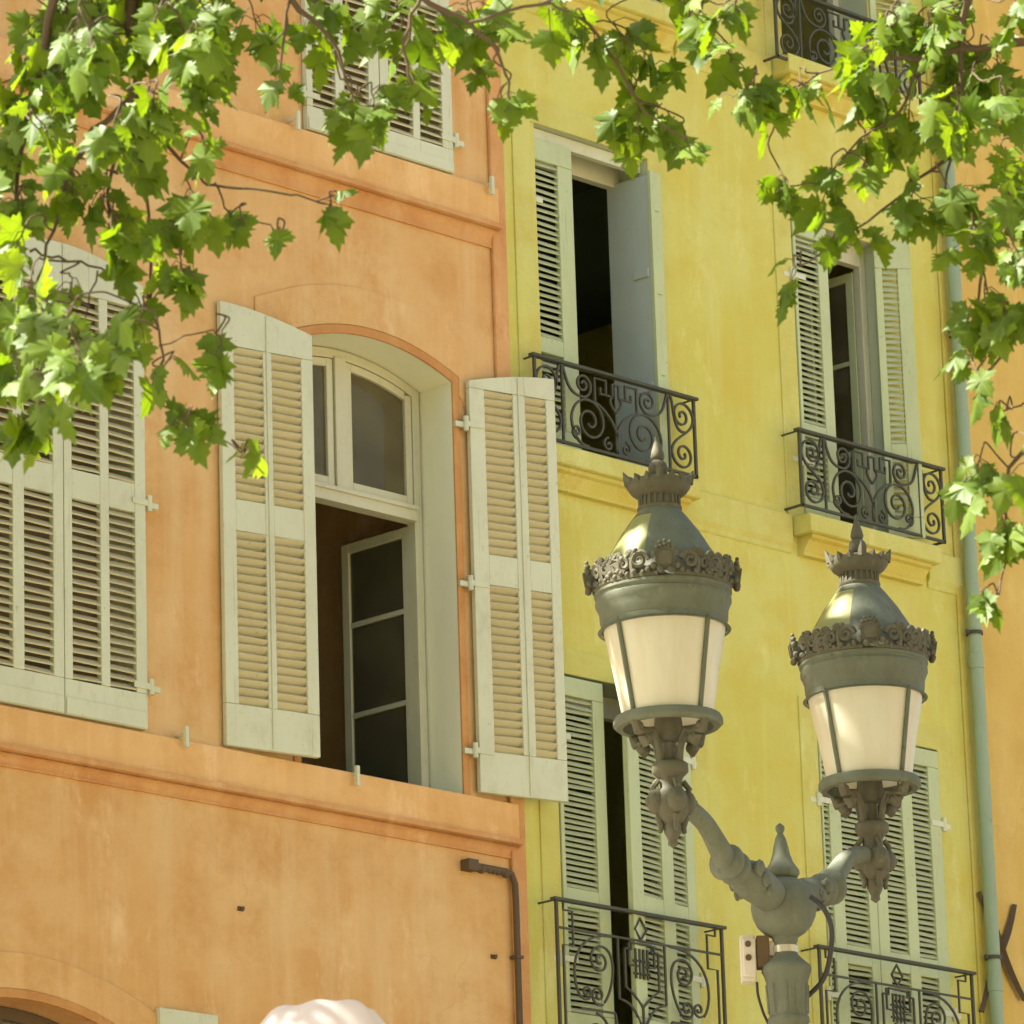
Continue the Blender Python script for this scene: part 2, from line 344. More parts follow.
# a louvred shutter leaf: pl/pr = plan points (x,y) of the bottom left and right corner of the seen face
def shutter(parent, pl, pr, zb, top, cols, rows, pitch, see, m=MSH, ml=MSHL, th=.04, hinge=None, seam=None, slat_w=.05, label=None, planks=False, tilt=38):
    pl = Vector((pl[0], pl[1], 0)); pr = Vector((pr[0], pr[1], 0)); d = pr - pl; W = d.length; d.normalize()
    nn = Vector((d.y, -d.x, 0))               # towards the street
    T = lambda v: pl + d * v.x - nn * v.y + Vector((0, 0, v.z))     # local: x along, y into the leaf, z up
    zt = top if callable(top) else (lambda u: top)
    b = MB(); e = .0015
    us = [0] + [c for cc in cols for c in cc] + [W]
    topz = max(r[1] for r in rows); botz = min(r[0] for r in rows)
    # stiles between the louvre columns
    for i in range(0, len(us), 2):
        if us[i + 1] - us[i] > .004:
            b.box(us[i], us[i + 1], 0, th, zb + botz, zb + topz, T)
    if seam:                                   # raised cover strip on the joint of the two panels
        b.box(seam - .012, seam - .002, -.009, -.0005, zb + .01, min(zt(seam), zt(seam - .012)) - .01, T)
    def railp(z0, z1):
        for k, (c0, c1) in enumerate(cols):
            b.box(c0, c1, .002, th - .002, zb + z0, zb + z1, T)
    rs = sorted(rows)
    for i in range(len(rs) - 1): railp(rs[i][1], rs[i + 1][0])
    b.box(0, W, 0, th, zb, zb + botz - e, T)
    k = 12; pts = [(0, zb + topz + e), (W, zb + topz + e)] + [(W * (1 - i / k), zt(W * (1 - i / k))) for i in range(k + 1)]
    b.prism(pts, 0, th, T)
    if planks:                                 # weather boards at the foot of the leaf
        b.box(.006, W - .006, -.008, -.001, zb + .004, zb + botz * .48, T)
    o = b.build('shutter', m, parent, bevel=.004)
    if label: o['label'] = label
    a = rad(tilt) * see
    for (c0, c1) in cols:
        for (z0, z1) in rs:
            s = MB(); n = max(2, int((z1 - z0) / pitch))
            for j in range(n):
                zc = zb + z0 + (j + .5) * (z1 - z0) / n; aj = a + rnd.uniform(-.05, .05); sk_ = rnd.uniform(-.006, .006)
                ca, sa = math.cos(aj), math.sin(aj)
                def S(v, zc=zc, ca=ca, sa=sa, sk_=sk_): return T(Vector((v.x, th / 2 + v.y * ca - v.z * sa, zc + v.y * sa + v.z * ca + sk_ * (v.x - c0) / (c1 - c0))))
                s.box(c0 - .006, c1 + .006, -slat_w / 2, slat_w / 2, -.0045, .0045, S)
            s.build('louvre', ml, o)
    if hinge:
        for zz in hinge[1]:
            hm = MB()
            u = 0 if hinge[0] < 0 else W
            hm.box(u - .02 if hinge[0] < 0 else u - .1, u + .1 if hinge[0] < 0 else u + .02, -.007, -.001, zz - .018, zz + .018, T)
            hm.tube([T(Vector((u + hinge[0] * .028, .0, zz - .045))), T(Vector((u + hinge[0] * .028, .0, zz + .045)))], .017, 8)
            hm.box(u + (hinge[0] * .1 if hinge[0] < 0 else .01), u + (-.01 if hinge[0] < 0 else .1), .005, .03, zz - .022, zz + .01, T)
            hm.build('hinge', MSH, o)
    return o, T, W

def shutter_dog(parent, px, py):
    p = at(px, py); b = MB()
    b.tube([p + Vector((0, .02, 0)), p + Vector((0, -.09, 0))], .011, 6)
    b.box(p.x - .012, p.x + .012, -.1, -.075, p.z - .075, p.z + .045)
    b.build('shutter_dog', MSH, parent, bevel=.004)

# ---------- orange house
orange = thing('orange_house', 'orange plastered house at the left with arched window and cream louvred shutters', 'house', (XB - 3, 0, 0))
cwx0, cwx1 = X(300, 745), X(457, 590)
cws = Z(451, 382); cwb = Z(463.7, 794); cwr = Z(375, 342.5) - cws
cw_mid = (cwx0 + cwx1) / 2
cwr = .14
H_C = arch_hole(cwx0, cwx1, cwb, cws, cwr)
lw0, lwm, lw1 = X(-27, 480), X(58.5, 480), X(140.5, 510)
lwb = Z(144.4, 725.6)
lws = Z(137, 288); lwr = .13
H_L = arch_hole(lw0 + .05, lw1 - .05, lwb + .03, lws - .05, lwr)
tw0, twm, tw1 = X(302, 100), X(375, 100), X(448, 140)
twb = Z(449, 176)
H_T = rect_hole(tw0 + .05, tw1 - .05, twb + .03, twb + 2.3)
# street-level arch at the lower left
ga0, ga1 = X(-140, 1020), X(178, 1060)
gz = Z(20, 999); gas = gz - .36
H_G = arch_hole(ga0, ga1, gas - 2.2, gas, .36)
OW = wall_sheet(XL, XB, [H_C, H_L, H_T, H_G], orange, MO)
# ledges with a moulding below: upper and lower
def ledge(z0, h, x0, x1, parent, ma, mb, pr=.05, name='ledge', mh=.14):
    b = MB(); b.xprofile([(.0, z0), (-pr, z0 - .012), (-pr, z0 - h), (.0, z0 - h)], x0, x1); b.build(name, ma, parent, bevel=.006)
    z1 = z0 - h - .002
    pts = [(.0, z1), (-pr - .03, z1), (-pr - .03, z1 - .03), (-pr + .01, z1 - .04)]
    for i in range(7):
        q = i / 6 * PI / 2; pts.append((-.012 - (pr) * (1 - math.sin(q)) * .9, z1 - .045 - (mh - .06) * (1 - math.cos(q))))
    pts += [(-.018, z1 - mh + .012), (-.018, z1 - mh), (0, z1 - mh)]
    b = MB(); b.xprofile(pts, x0, x1); b.build('moulding', mb, parent, smooth=30)
zl = cwb - .004
ml_top = (Z(0, 740, -.05) + Z(519, 842.7, -.05)) / 2
ml_bot = (Z(0, 763.5) + Z(513.7, 861.7)) / 2
XP = X(518, 850)
ledge(zl, zl - ml_top, XL, XP - .03, orange, MOB, MOR, mh=ml_top - ml_bot)
mu_top = (Z(261.7, 152.3, -.05) + Z(493, 224, -.05)) / 2
ledge(twb, twb - mu_top, XL, X(495, 225) - .01, orange, MOB, MOR, mh=.15)
b = MB(); b.box(XB - .12, XB - .002, -.03, -.001, 0, HT); b.build('corner_pilaster', MOR, orange, bevel=.008)

# the open arched window
DR = .34
reveal(H_C, DR, orange, MREV)
surround(H_C, .055, .012, orange, MOE)
surround(arch_hole(cwx0, cwx1, cws - .02, cws, cwr), .24, .012, orange, MO, 'arch_moulding', e0=.058)
fy = DR - .07
pT0, pT1 = Z(418, 507, fy), Z(418, 523, fy)
def bars(b, rects, y0, y1):
    for (x0, x1, z0, z1) in rects: b.box(x0, x1, y0, y1, z0, z1)
b = MB()
f0, f1 = cwx0 + .012, cwx1 - .012
b.box(f0, f0 + .06, fy, fy + .07, cwb, cws); b.box(f1 - .06, f1, fy, fy + .07, cwb, cws)
b.box(f0 + .06, f1 - .06, fy - .025, fy + .07, pT1, pT0)          # transom
b.box(f0 + .062, f1 - .062, fy - .04, fy - .027, pT0 - .035, pT0 - .008)
mx = X(340.5, 430, fy)
top_i = lambda x: cws + cwr * (1 - ((x - cwx0) / (cwx1 - cwx0) * 2 - 1) ** 2) - .006
b.box(mx - .045, mx + .045, fy - .012, fy + .07, pT0, top_i(mx) - .05)
n = 20; outer = [(f0 + (f1 - f0) * i / n, top_i(f0 + (f1 - f0) * i / n)) for i in range(n + 1)]
inner = [(p[0], p[1] - .06) for p in outer][::-1]
b.prism(outer + inner, fy + .002, fy + .068)
for (xa, xb) in ((f0 + .06, mx - .045), (mx + .045, f1 - .06)):      # two little fanlight sashes
    xa += .006; xb -= .006; w = .05
    b.box(xa, xa + w, fy + .004, fy + .05, pT0 + .006, top_i(xa) - .066); b.box(xb - w, xb, fy + .004, fy + .05, pT0 + .006, top_i(xb) - .066)
    b.box(xa + w, xb - w, fy + .004, fy + .05, pT0 + .006, pT0 + .056)
    qs = [xa + w + (xb - xa - 2 * w) * i / 10 for i in range(11)]
    b.prism([(q, top_i(q) - .066) for q in qs] + [(q, top_i(q) - .116) for q in qs[::-1]], fy + .004, fy + .05)
win = b.build('window', MFR, orange, bevel=.004)
g = MB()
for (xa, xb) in ((f0 + .1, mx - .09), (mx + .09, f1 - .1)):
    g.prism([(xa, pT0 + .05), (xb, pT0 + .05), (xb, top_i(xb) - .1), ((xa + xb) / 2, top_i((xa + xb) / 2) - .1), (xa, top_i(xa) - .1)], fy + .025, fy + .03)
g.build('pane', MGLASS, win)
def casement(hx, s, ang, name='casement'):
    Wc = (f1 - f0) / 2 - .06; hz0, hz1 = cwb + .01, pT1 - .01
    c, sn = math.cos(ang), math.sin(ang)
    T = lambda v: Vector((hx + s * v.x * c - s * v.y * sn * 1.0, fy + .06 + v.x * sn + v.y * c, v.z))
    b = MB(); w = .06
    b.box(0, w, 0, .04, hz0, hz1, T); b.box(Wc - w, Wc, 0, .04, hz0, hz1, T)
    b.box(w, Wc - w, 0, .04, hz0, hz0 + .1, T); b.box(w, Wc - w, 0, .04, hz1 - w, hz1, T)
    H = hz1 - hz0
    for k in (1, 2): b.box(w, Wc - w, .006, .034, hz0 + .05 + H * k / 3 - .016, hz0 + .05 + H * k / 3 + .016, T)
    o = b.build(name, MFR, orange, bevel=.003)
    g = MB(); g.box(w - .01, Wc - w + .01, .018, .022, hz0 + .09, hz1 - w + .01, T); g.build('pane', MGLASS, o)
casement(f1 - .06, -1, rad(88)); casement(f0 + .06, 1, rad(80))
# room behind: ceiling and a curtain wall that catch a little light
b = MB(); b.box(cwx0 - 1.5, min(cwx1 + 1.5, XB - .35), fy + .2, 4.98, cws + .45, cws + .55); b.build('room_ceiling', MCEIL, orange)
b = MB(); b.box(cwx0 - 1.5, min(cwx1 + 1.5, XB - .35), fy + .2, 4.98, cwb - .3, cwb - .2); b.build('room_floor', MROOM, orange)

# shutters of the open window (leaves stand a little off the wall)
def plan(px, py, Y): p = at(px, py, Y); return (p.x, p.y)
zb = Z(228, 745, -.05)
pl = plan(223.5, 520, -.05); pr = plan(316.5, 550, -.15)
Wl = math.hypot(pr[0] - pl[0], pr[1] - pl[1])
def fz(py_px, py_bot, s=165 * .96): return (py_bot - py_px) / s
zt_l = Z(219, 300, -.05); zt_r = Z(310, 335, -.15)
topL = lambda u: zt_l - (zt_l - zt_r) * max(0, u / Wl) ** 1.7
k = Wl / 94.0
rowsL = [(Z(247, 705, -.07) - zb, Z(247, 532, -.07) - zb), (Z(247, 501, -.07) - zb, Z(247, 349, -.07) - zb)]
shutter(orange, pl, pr, zb, topL, [(13 * k, 43 * k), (51.5 * k, 82 * k)], rowsL, .0505, -1, seam=47.5 * k, slat_w=.056, tilt=44,
        label='open cream shutter leaf left of the arched window, rounded at its top left corner')
pl = plan(475, 590, -.06); pr = plan(561.5, 590, -.19)
Wr = math.hypot(pr[0] - pl[0], pr[1] - pl[1]); k = Wr / 86.5
zbr = Z(482, 792, -.06); zt_l2 = Z(468, 380, -.06); zt_r2 = Z(553, 381, -.16)
topR = lambda u: zt_l2 + (zt_r2 - zt_l2) * (1 - max(0, 1 - u / Wr) ** 1.7)
rowsR = [(Z(500, 753, -.08) - zbr, Z(500, 587, -.08) - zbr), (Z(500, 557, -.08) - zbr, Z(500, 394, -.08) - zbr)]
shutter(orange, pl, pr, zbr, topR, [(15 * k, 43.5 * k), (56 * k, 77 * k)], rowsR, .0505, -1, hinge=(-1, [zbr + .25, zbr + 1.28, zbr + 2.28]), seam=50 * k, slat_w=.056, tilt=44,
        label='open cream shutter leaf right of the arched window, reaching across the joint to the yellow house')
# closed shutters of the left window
yS = -.045
for side in (0, 1):
    x0, x1 = (lw0, lwm - .003) if side == 0 else (lwm + .003, lw1)
    w = x1 - x0; kk = w / 84.0
    tp = lambda u, x0=x0: lws + lwr * (1 - ((x0 + u - lw0) / (lw1 - lw0) * 2 - 1) ** 2)
    zb2 = lwb - .035
    zm = Z(80, 500, yS) - zb2 - .04
    rows = [(Z(82, 681, yS) - zb2, Z(82, 500, yS) - zb2), (Z(82, 471, yS) - zb2, Z(120, 304, yS) - zb2)]
    cols = [(8 * kk, 37 * kk), (46 * kk, 73 * kk)] if side else [(10 * kk, 34 * kk), (45 * kk, 74 * kk)]
    shutter(orange, (x0, yS), (x1, yS), zb2, tp, cols, rows, .0495, 1, hinge=(1, [zb2 + .25, zb2 + 1.32]) if side else (-1, [zb2 + .25, zb2 + 1.3]), slat_w=.05, planks=True, tilt=41,
            label='closed cream shutter leaf of the left window, peeling at its foot')
# closed shutters of the upper window
for side in (0, 1):
    x0, x1 = (tw0, twm - .004) if side == 0 else (twm + .004, tw1)
    w = x1 - x0; kk = w / 73.5; zb2 = twb + .004
    rows = [(Z(425, 141, yS) - zb2, 1.05), (1.2, 2.15)]
    shutter(orange, (x0, yS), (x1, yS), zb2, zb2 + 2.3, [(6 * kk, 29 * kk), (38 * kk, 63 * kk)] if side == 0 else [(9 * kk, 33 * kk), (40 * kk, 63 * kk)], rows, .0495, 1,
            hinge=(1, [zb2 + .22]) if side else (-1, [zb2 + .22]), slat_w=.05, planks=True, tilt=41, label='closed cream shutter leaf of the upper window above the moulding')
MGAPBACK = paint('brown_gap_backing', (.30, .24, .14), (.26, .2, .11), (.22, .17, .1), .8, .3, 3)  # sheet added behind closed louvres, tone of the shaded gaps in its brown
for h in (H_L, H_T):
    reveal(h, .22, orange, MREV)
    xs = [p[0] for p in h]; zs = [p[1] for p in h]; b = MB()
    b.box(min(xs) - .05, max(xs) + .05, .225, .26, min(zs) - .05, max(zs) + .05); b.build('louvre_gap_backing', MGAPBACK, orange)
for px, py in ((288, 122), (482, 187), (176, 737), (347, 776)): shutter_dog(orange, px, py)
# shop arch below: surround, fanlight and a shutter beside it
surround(H_G, .05, .02, orange, MOE); surround(H_G, .2, .012, orange, MO, 'arch_moulding', e0=.052)
reveal(H_G, .3, orange, MOR)
b = MB(); n = 20
t_g = lambda x: gas + .36 * (1 - ((x - ga0) / (ga1 - ga0) * 2 - 1) ** 2) - .004
for i in range(n):
    xa = ga0 + (ga1 - ga0) * i / n; xb = ga0 + (ga1 - ga0) * (i + 1) / n
    b.prism([(xa, t_g(xa)), (xb, t_g(xb)), (xb, t_g(xb) - .07), (xa, t_g(xa) - .07)], .2, .26)
for i in range(5):
    xa = ga0 + .02 + (ga1 - ga0 - .04) * i / 4; b.box(xa - .025, xa + .025, .205, .255, gas - 2.2, t_g(max(ga0, min(ga1, xa))) - .07)
sw = b.build('window', MBROWN, orange)
g = MB(); g.prism([(ga0 + .02, gas - 2.2), (ga1 - .02, gas - 2.2)] + [(p[0], p[1] - .03) for p in arc(ga0 + .02, ga1 - .02, gas, .36)[::-1]], .225, .232); g.build('pane', MGLASS, sw)
pl = plan(160, 1010, -.04); pr = plan(218, 1016, -.04); zt = Z(190, 1011.5, -.04)
shutter(orange, pl, pr, zt - 2.1, zt, [(.07, .2), (.27, .42)], [(.2, 1.0), (1.15, 1.95)], .06, -1, label='cream shutter leaf at the bottom edge with only its top showing')
# nails and stains of old fixings on the wall
for px, py in ((240, 909), (493, 957)):
    p = at(px, py); b = MB(); b.tube([p + Vector((0, .01, 0)), p + Vector((0, -.03, 0))], .012, 6); b.box(p.x - .02, p.x + .02, -.012, -.001, p.z - .012, p.z + .012)
    b.build('wall_plug', MBROWN, orange)

# conduit on the orange wall
c0, c1, c2 = at(471, 865, -.04), at(508, 872, -.04), at(515, 884, -.04)
cb = MB(); dn = Vector((c2.x + .005, -.04, 2.6))
cb.tube([c0, c1 - Vector((.02, 0, 0)), c1 + Vector((.03, 0, -.01)), c2, Vector((c2.x + .003, -.04, c2.z - .1)), dn], .02, 8)
cd = thing('wall_conduit', 'dark brown bent conduit running down the lower right corner of the orange wall', 'pipe', (c2.x, 0, 2.6))
cb.build('pipe', MBROWN, cd, smooth=40)
b = MB(); b.box(c0.x - .05, c0.x + .03, -.075, -.004, c0.z - .035, c0.z + .03)
for i in range(9):
    q = c0.lerp(c1, (i + .5) / 9); b.ball((q.x, q.y + .0, q.z - .012), rnd.uniform(.016, .03), n=5)
b.build('junction_box', MBROWN, cd)
for i in range(3):
    z = c2.z - .45 - i * 1.3; b = MB(); b.box(c2.x - .026, c2.x + .032, -.063, -.001, z, z + .018); b.build('clip', MBROWN, cd)

# ---------- yellow house
yellow = thing('yellow_house', 'yellow plastered house in the middle with wrought iron balconies and sage shutters', 'house', (XB + 3, 0, 0))
def rx(pxs): return [X(*p) for p in pxs]
w1 = (X(532, 220), X(652, 300)); w1z = (Z(640, 474) - .02, Z(531, 122))
w2 = (X(793, 300), X(880, 330)); w2z = (Z(868, 530), Z(793, 219))
w3 = (X(557, 790), X(691, 840)); w3t = Z(566, 674)
w4 = (X(819, 800), X(940, 830)); w4t = Z(925, 748)
w3z = (Z(636, 1052), w3t); w4z = (Z(893, 1098), w4t)
w5 = (X(780, 20), X(868, 40)); w5z = (Z(848, 85), Z(848, 85) + 2.1)
w6 = (X(566, -40), X(655, 0)); w6z = (Z(640, 8), Z(640, 8) + 2.1)
sill1, sill2 = Z(568, 447, -.12), Z(870, 529, -.12)
w1z = (sill1, w1z[1]); w2z = (sill2, w2z[1])
holes = [rect_hole(w[0], w[1], z[0], z[1]) for w, z in ((w1, w1z), (w2, w2z), (w3, w3z), (w4, w4z), (w5, w5z), (w6, w6z))]
wall_sheet(XB, XR, holes, yellow, MY)
for k_, h in enumerate(holes): reveal(h, .14 if k_ == 1 else .3, yellow, MREVG)
for h in holes: surround(h, .16, .012, yellow, MYB, e0=.0)
def sill(w, z, ex0, ex1, parent=yellow):
    b = MB(); b.xprofile([(.1, z), (-.16, z - .012), (-.17, z - .02), (-.17, z - .13), (-.15, z - .135), (.0, z - .135)], w[0] - ex0, w[1] + ex1); b.build('sill', MYB, parent, bevel=.006)
    pts = [(0, z - .136), (-.13, z - .136), (-.13, z - .16), (-.1, z - .17), (-.07, z - .21), (-.05, z - .24), (-.05, z - .26), (0, z - .26)]
    b = MB(); b.xprofile(pts, w[0] - ex0 + .05, w[1] + ex1 - .05); b.build('sill_moulding', MYG, parent, smooth=30)
for w, z, a, c in ((w1, sill1, .05, .2), (w2, sill2, .12, .3), (w3, w3z[0], .14, .2), (w4, w4z[0], .14, .2), (w5, w5z[0], .12, .3), (w6, w6z[0], .14, .14)): sill(w, z, a, c)
# string courses between the sills
def course(x0, x1, z):
    b = MB(); b.xprofile([(0, z), (-.03, z - .01), (-.03, z - .2), (-.012, z - .23), (-.012, z - .26), (0, z - .27)], x0, x1); b.build('string_course', MYB, yellow, bevel=.006)
for (wa, wb, z) in ((w1, w2, (sill1 + sill2) / 2), (w3, w4, w3z[0]), (w6, w5, w5z[0])):
    course(wa[1] + .16, wb[0] - .14, z); course(wb[1] + .34, XR - .002, z)
    course(XB + .002, wa[0] - .16, z)
b = MB(); b.box(XR - .16, XR - .002, -.02, -.001, 0, HT); b.build('corner_pilaster', MYG, yellow, bevel=.006)

def frame_in(w, z, y, parent, m=MFR, tr=None, wbar=.06, name='window', half=False):
    b = MB(); b.box(w[0] + .004, w[0] + wbar, y, y + .06, z[0], z[1] - .004); b.box(w[1] - wbar, w[1] - .004, y, y + .06, z[0], z[1] - .004)
    b.box(w[0] + wbar, w[1] - wbar, y, y + .06, z[1] - .14, z[1] - .004)
    return b.build(name, m, parent, bevel=.003)
def glazed_leaf(hx, s, ang, Wc, z0, z1, y, parent, m=MFR, nb=2):
    c, sn = math.cos(ang), math.sin(ang)
    T = lambda v: Vector((hx + s * (v.x * c - v.y * sn), y + v.x * sn + v.y * c, v.z))
    b = MB(); w = .06
    b.box(0, w, 0, .04, z0, z1, T); b.box(Wc - w, Wc, 0, .04, z0, z1, T); b.box(w, Wc - w, 0, .04, z0, z0 + .1, T); b.box(w, Wc - w, 0, .04, z1 - w, z1, T)
    for k in range(1, nb + 1):
        zz = z0 + (z1 - z0) * k / (nb + 1); b.box(w, Wc - w, .006, .034, zz - .016, zz + .016, T)
    o = b.build('casement', m, parent, bevel=.003)
    g = MB(); g.box(w - .01, Wc - w + .01, .018, .022, z0 + .09, z1 - w + .01, T); g.build('pane', MGLASS, o)
for w, z in ((w1, w1z), (w2, w2z), (w3, w3z), (w4, w4z), (w5, w5z), (w6, w6z)):
    frame_in(w, z, .1 if w is w2 else .24, yellow, wbar=.012 if w is w1 else .06)
# window 1: left leaf closed, right half of the opening dark with grey reveal
def px_leaf(pa, pb, Ya, Yb):
    return plan(*pa, Ya), plan(*pb, Yb)
pl, pr = (w1[0] + .01, .015), (X(576.5, 300, .015), .015)
Wk = pr[0] - pl[0]
shutter(yellow, pl, pr, w1z[0] + .02, w1z[1] - .09, [(.03, Wk * .66)], [(.14, .62), (.72, w1z[1] - w1z[0] - .25)], .042, 1, MSHG, MSHGL, slat_w=.034, hinge=(-1, [w1z[0] + .4, w1z[1] - .5]), tilt=47,
        label='narrow closed sage shutter leaf behind the upper left balcony')
b = MB(); b.box(w1[0] + .004, w1[1] - .004, .05, .095, w1z[1] - .085, w1z[1] - .004); b.build('lintel_board', MSH, yellow, bevel=.004)
# its right leaf folded back inside the reveal, seen on edge
b = MB(); xr = w1[1]
b.prism([(xr - .032, w1z[0] + .02), (xr - .006, w1z[0] + .02), (xr - .006, w1z[1] - .12), (xr - .032, w1z[1] - .12)], -.03, .30, lambda v: Vector((v.x - (v.y + .03) * .1, v.y, v.z)))
for q in (.3, .68): b.prism([(xr - .046, w1z[0] + 2.0 * q - .03), (xr - .0325, w1z[0] + 2.0 * q - .03), (xr - .0325, w1z[0] + 2.0 * q + .03), (xr - .046, w1z[0] + 2.0 * q + .03)], -.02, .1, lambda v: Vector((v.x - (v.y + .03) * .1, v.y, v.z)))
fl = b.build('shutter', MFOLD, yellow, bevel=.004); fl['label'] = 'plain grey shutter leaf folded back against the reveal of the upper left balcony window'
b = MB(); b.box(xr - .036, xr - .003, -.06, -.032, w1z[0] + .02, w1z[1] - .1)
b.box(xr - .001, xr + .07, -.05, -.014, w1z[0] + .02, w1z[1] - .1)
for q in (.35, .62, .9): b.box(xr - .02, xr + .04, -.062, -.0501, w1z[0] + 2.0 * q - .03, w1z[0] + 2.0 * q + .03)
b.build('shutter_edge', MSHG, fl, bevel=.003)
# window 2
pl, pr = (w2[0] + .008, -.02), (X(829.5, 300, -.02), -.02); Wk = pr[0] - pl[0]
shutter(yellow, pl, pr, w2z[0] + .02, w2z[1] - .01, [(.025, Wk * .72)], [(.14, .55), (.64, w2z[1] - w2z[0] - .13)], .04, 1, MSHG, MSHGL, slat_w=.032, hinge=(-1, [w2z[0] + .4, w2z[1] - .4]), tilt=47,
        label='closed sage shutter leaf behind the upper right balcony')
pl = plan(879, 350, -.03); pr = plan(915.5, 350, -.17); Wk = math.hypot(pr[0] - pl[0], pr[1] - pl[1])
shutter(yellow, pl, pr, w2z[0] + .02, Z(890, 243, -.06), [(.05, Wk * .62)], [(.14, .55), (.64, w2z[1] - w2z[0] - .2)], .04, 1, MSHG, MSHGL, slat_w=.032, tilt=54,
        label='sage shutter leaf swung outwards right of the upper right balcony window')
glazed_leaf(w2[1] - .065, -1, rad(86), .42, w2z[0] + .03, w2z[1] - .16, .165, yellow, MSHG)
# window 3
pl, pr = (w3[0] + .008, -.02), (X(606.5, 790, -.02), -.02); Wk = pr[0] - pl[0]; hh = w3z[1] - w3z[0]
shutter(yellow, pl, pr, w3z[0] + .02, w3z[1] - .02, [(.03, Wk * .76)], [(.16, .8), (.92, hh - .16)], .036, 1, MSHG, MSHGL, slat_w=.03, hinge=(-1, [w3z[0] + .5, w3z[1] - .4]), tilt=47,
        label='closed sage shutter leaf behind the lower left balcony')
hx = w3[1] - .005; Wk = .70; a3 = rad(10)
pr = (hx, -.03); pl = (hx - Wk * math.cos(a3), -.03 - Wk * math.sin(a3))
shutter(yellow, pl, pr, w3z[0] + .02, w3z[1] - .02, [(.12, .335), (.46, .61)], [(.16, .8), (.92, hh - .16)], .036, 1, MSHG, MSHGL, slat_w=.03, hinge=(1, [w3z[0] + .5, w3z[1] - .4]), tilt=47,
        label='wide sage shutter leaf standing ajar behind the lower left balcony')
# window 4
ms = X(875, 850, -.02); hh = w4z[1] - w4z[0]
for side in (0, 1):
    x0, x1 = (w4[0] + .006, ms - .003) if side == 0 else (ms + .003, w4[1] - .006); Wk = x1 - x0
    cols = [(Wk * .03, Wk * .14), (Wk * .36, Wk * .84)] if side == 0 else [(Wk * .15, Wk * .43), (Wk * .58, Wk * .84)]
    shutter(yellow, (x0, -.02), (x1, -.02), w4z[0] + .02, w4z[1] - .015, cols, [(.16, .8), (.92, hh - .15)], .036, 1, MSHG, MSHGL, slat_w=.03, hinge=(1 if side else -1, [w4z[0] + .6, w4z[1] - .5]), tilt=47,
            label=('right' if side else 'left') + ' closed sage shutter leaf behind the lower right balcony')
# windows 5 and 6 at the top edge
pl = plan(872, 40, -.03); pr = plan(912, 50, -.1); Wk = math.hypot(pr[0] - pl[0], pr[1] - pl[1])
shutter(yellow, pl, pr, w5z[0] + .02, w5z[1] - .02, [(.05, Wk * .8)], [(.14, .8), (.9, 1.9)], .04, 1, MSHG, MSHGL, slat_w=.032, label='sage shutter leaf swung out at the top right balcony')
m6 = (w6[0] + w6[1]) / 2
for x0, x1 in ((w6[0] + .006, m6 - .003), (m6 + .003, w6[1] - .006)):
    Wk = x1 - x0
    shutter(yellow, (x0, -.02), (x1, -.02), w6z[0] + .02, w6z[1] - .02, [(.05, Wk - .05)], [(.14, .8), (.9, 1.9)], .04, 1, MSHG, MSHGL, slat_w=.032, label='closed sage shutter leaf behind the top middle balcony')
# dark linings
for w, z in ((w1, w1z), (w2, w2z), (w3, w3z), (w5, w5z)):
    b = MB(); b.box(max(XB + .31, w[0] - .8), min(XR - .31, w[1] + .8), .45, 4.98, z[1] + .3, z[1] + .4); b.build('room_ceiling', MROOM, yellow)

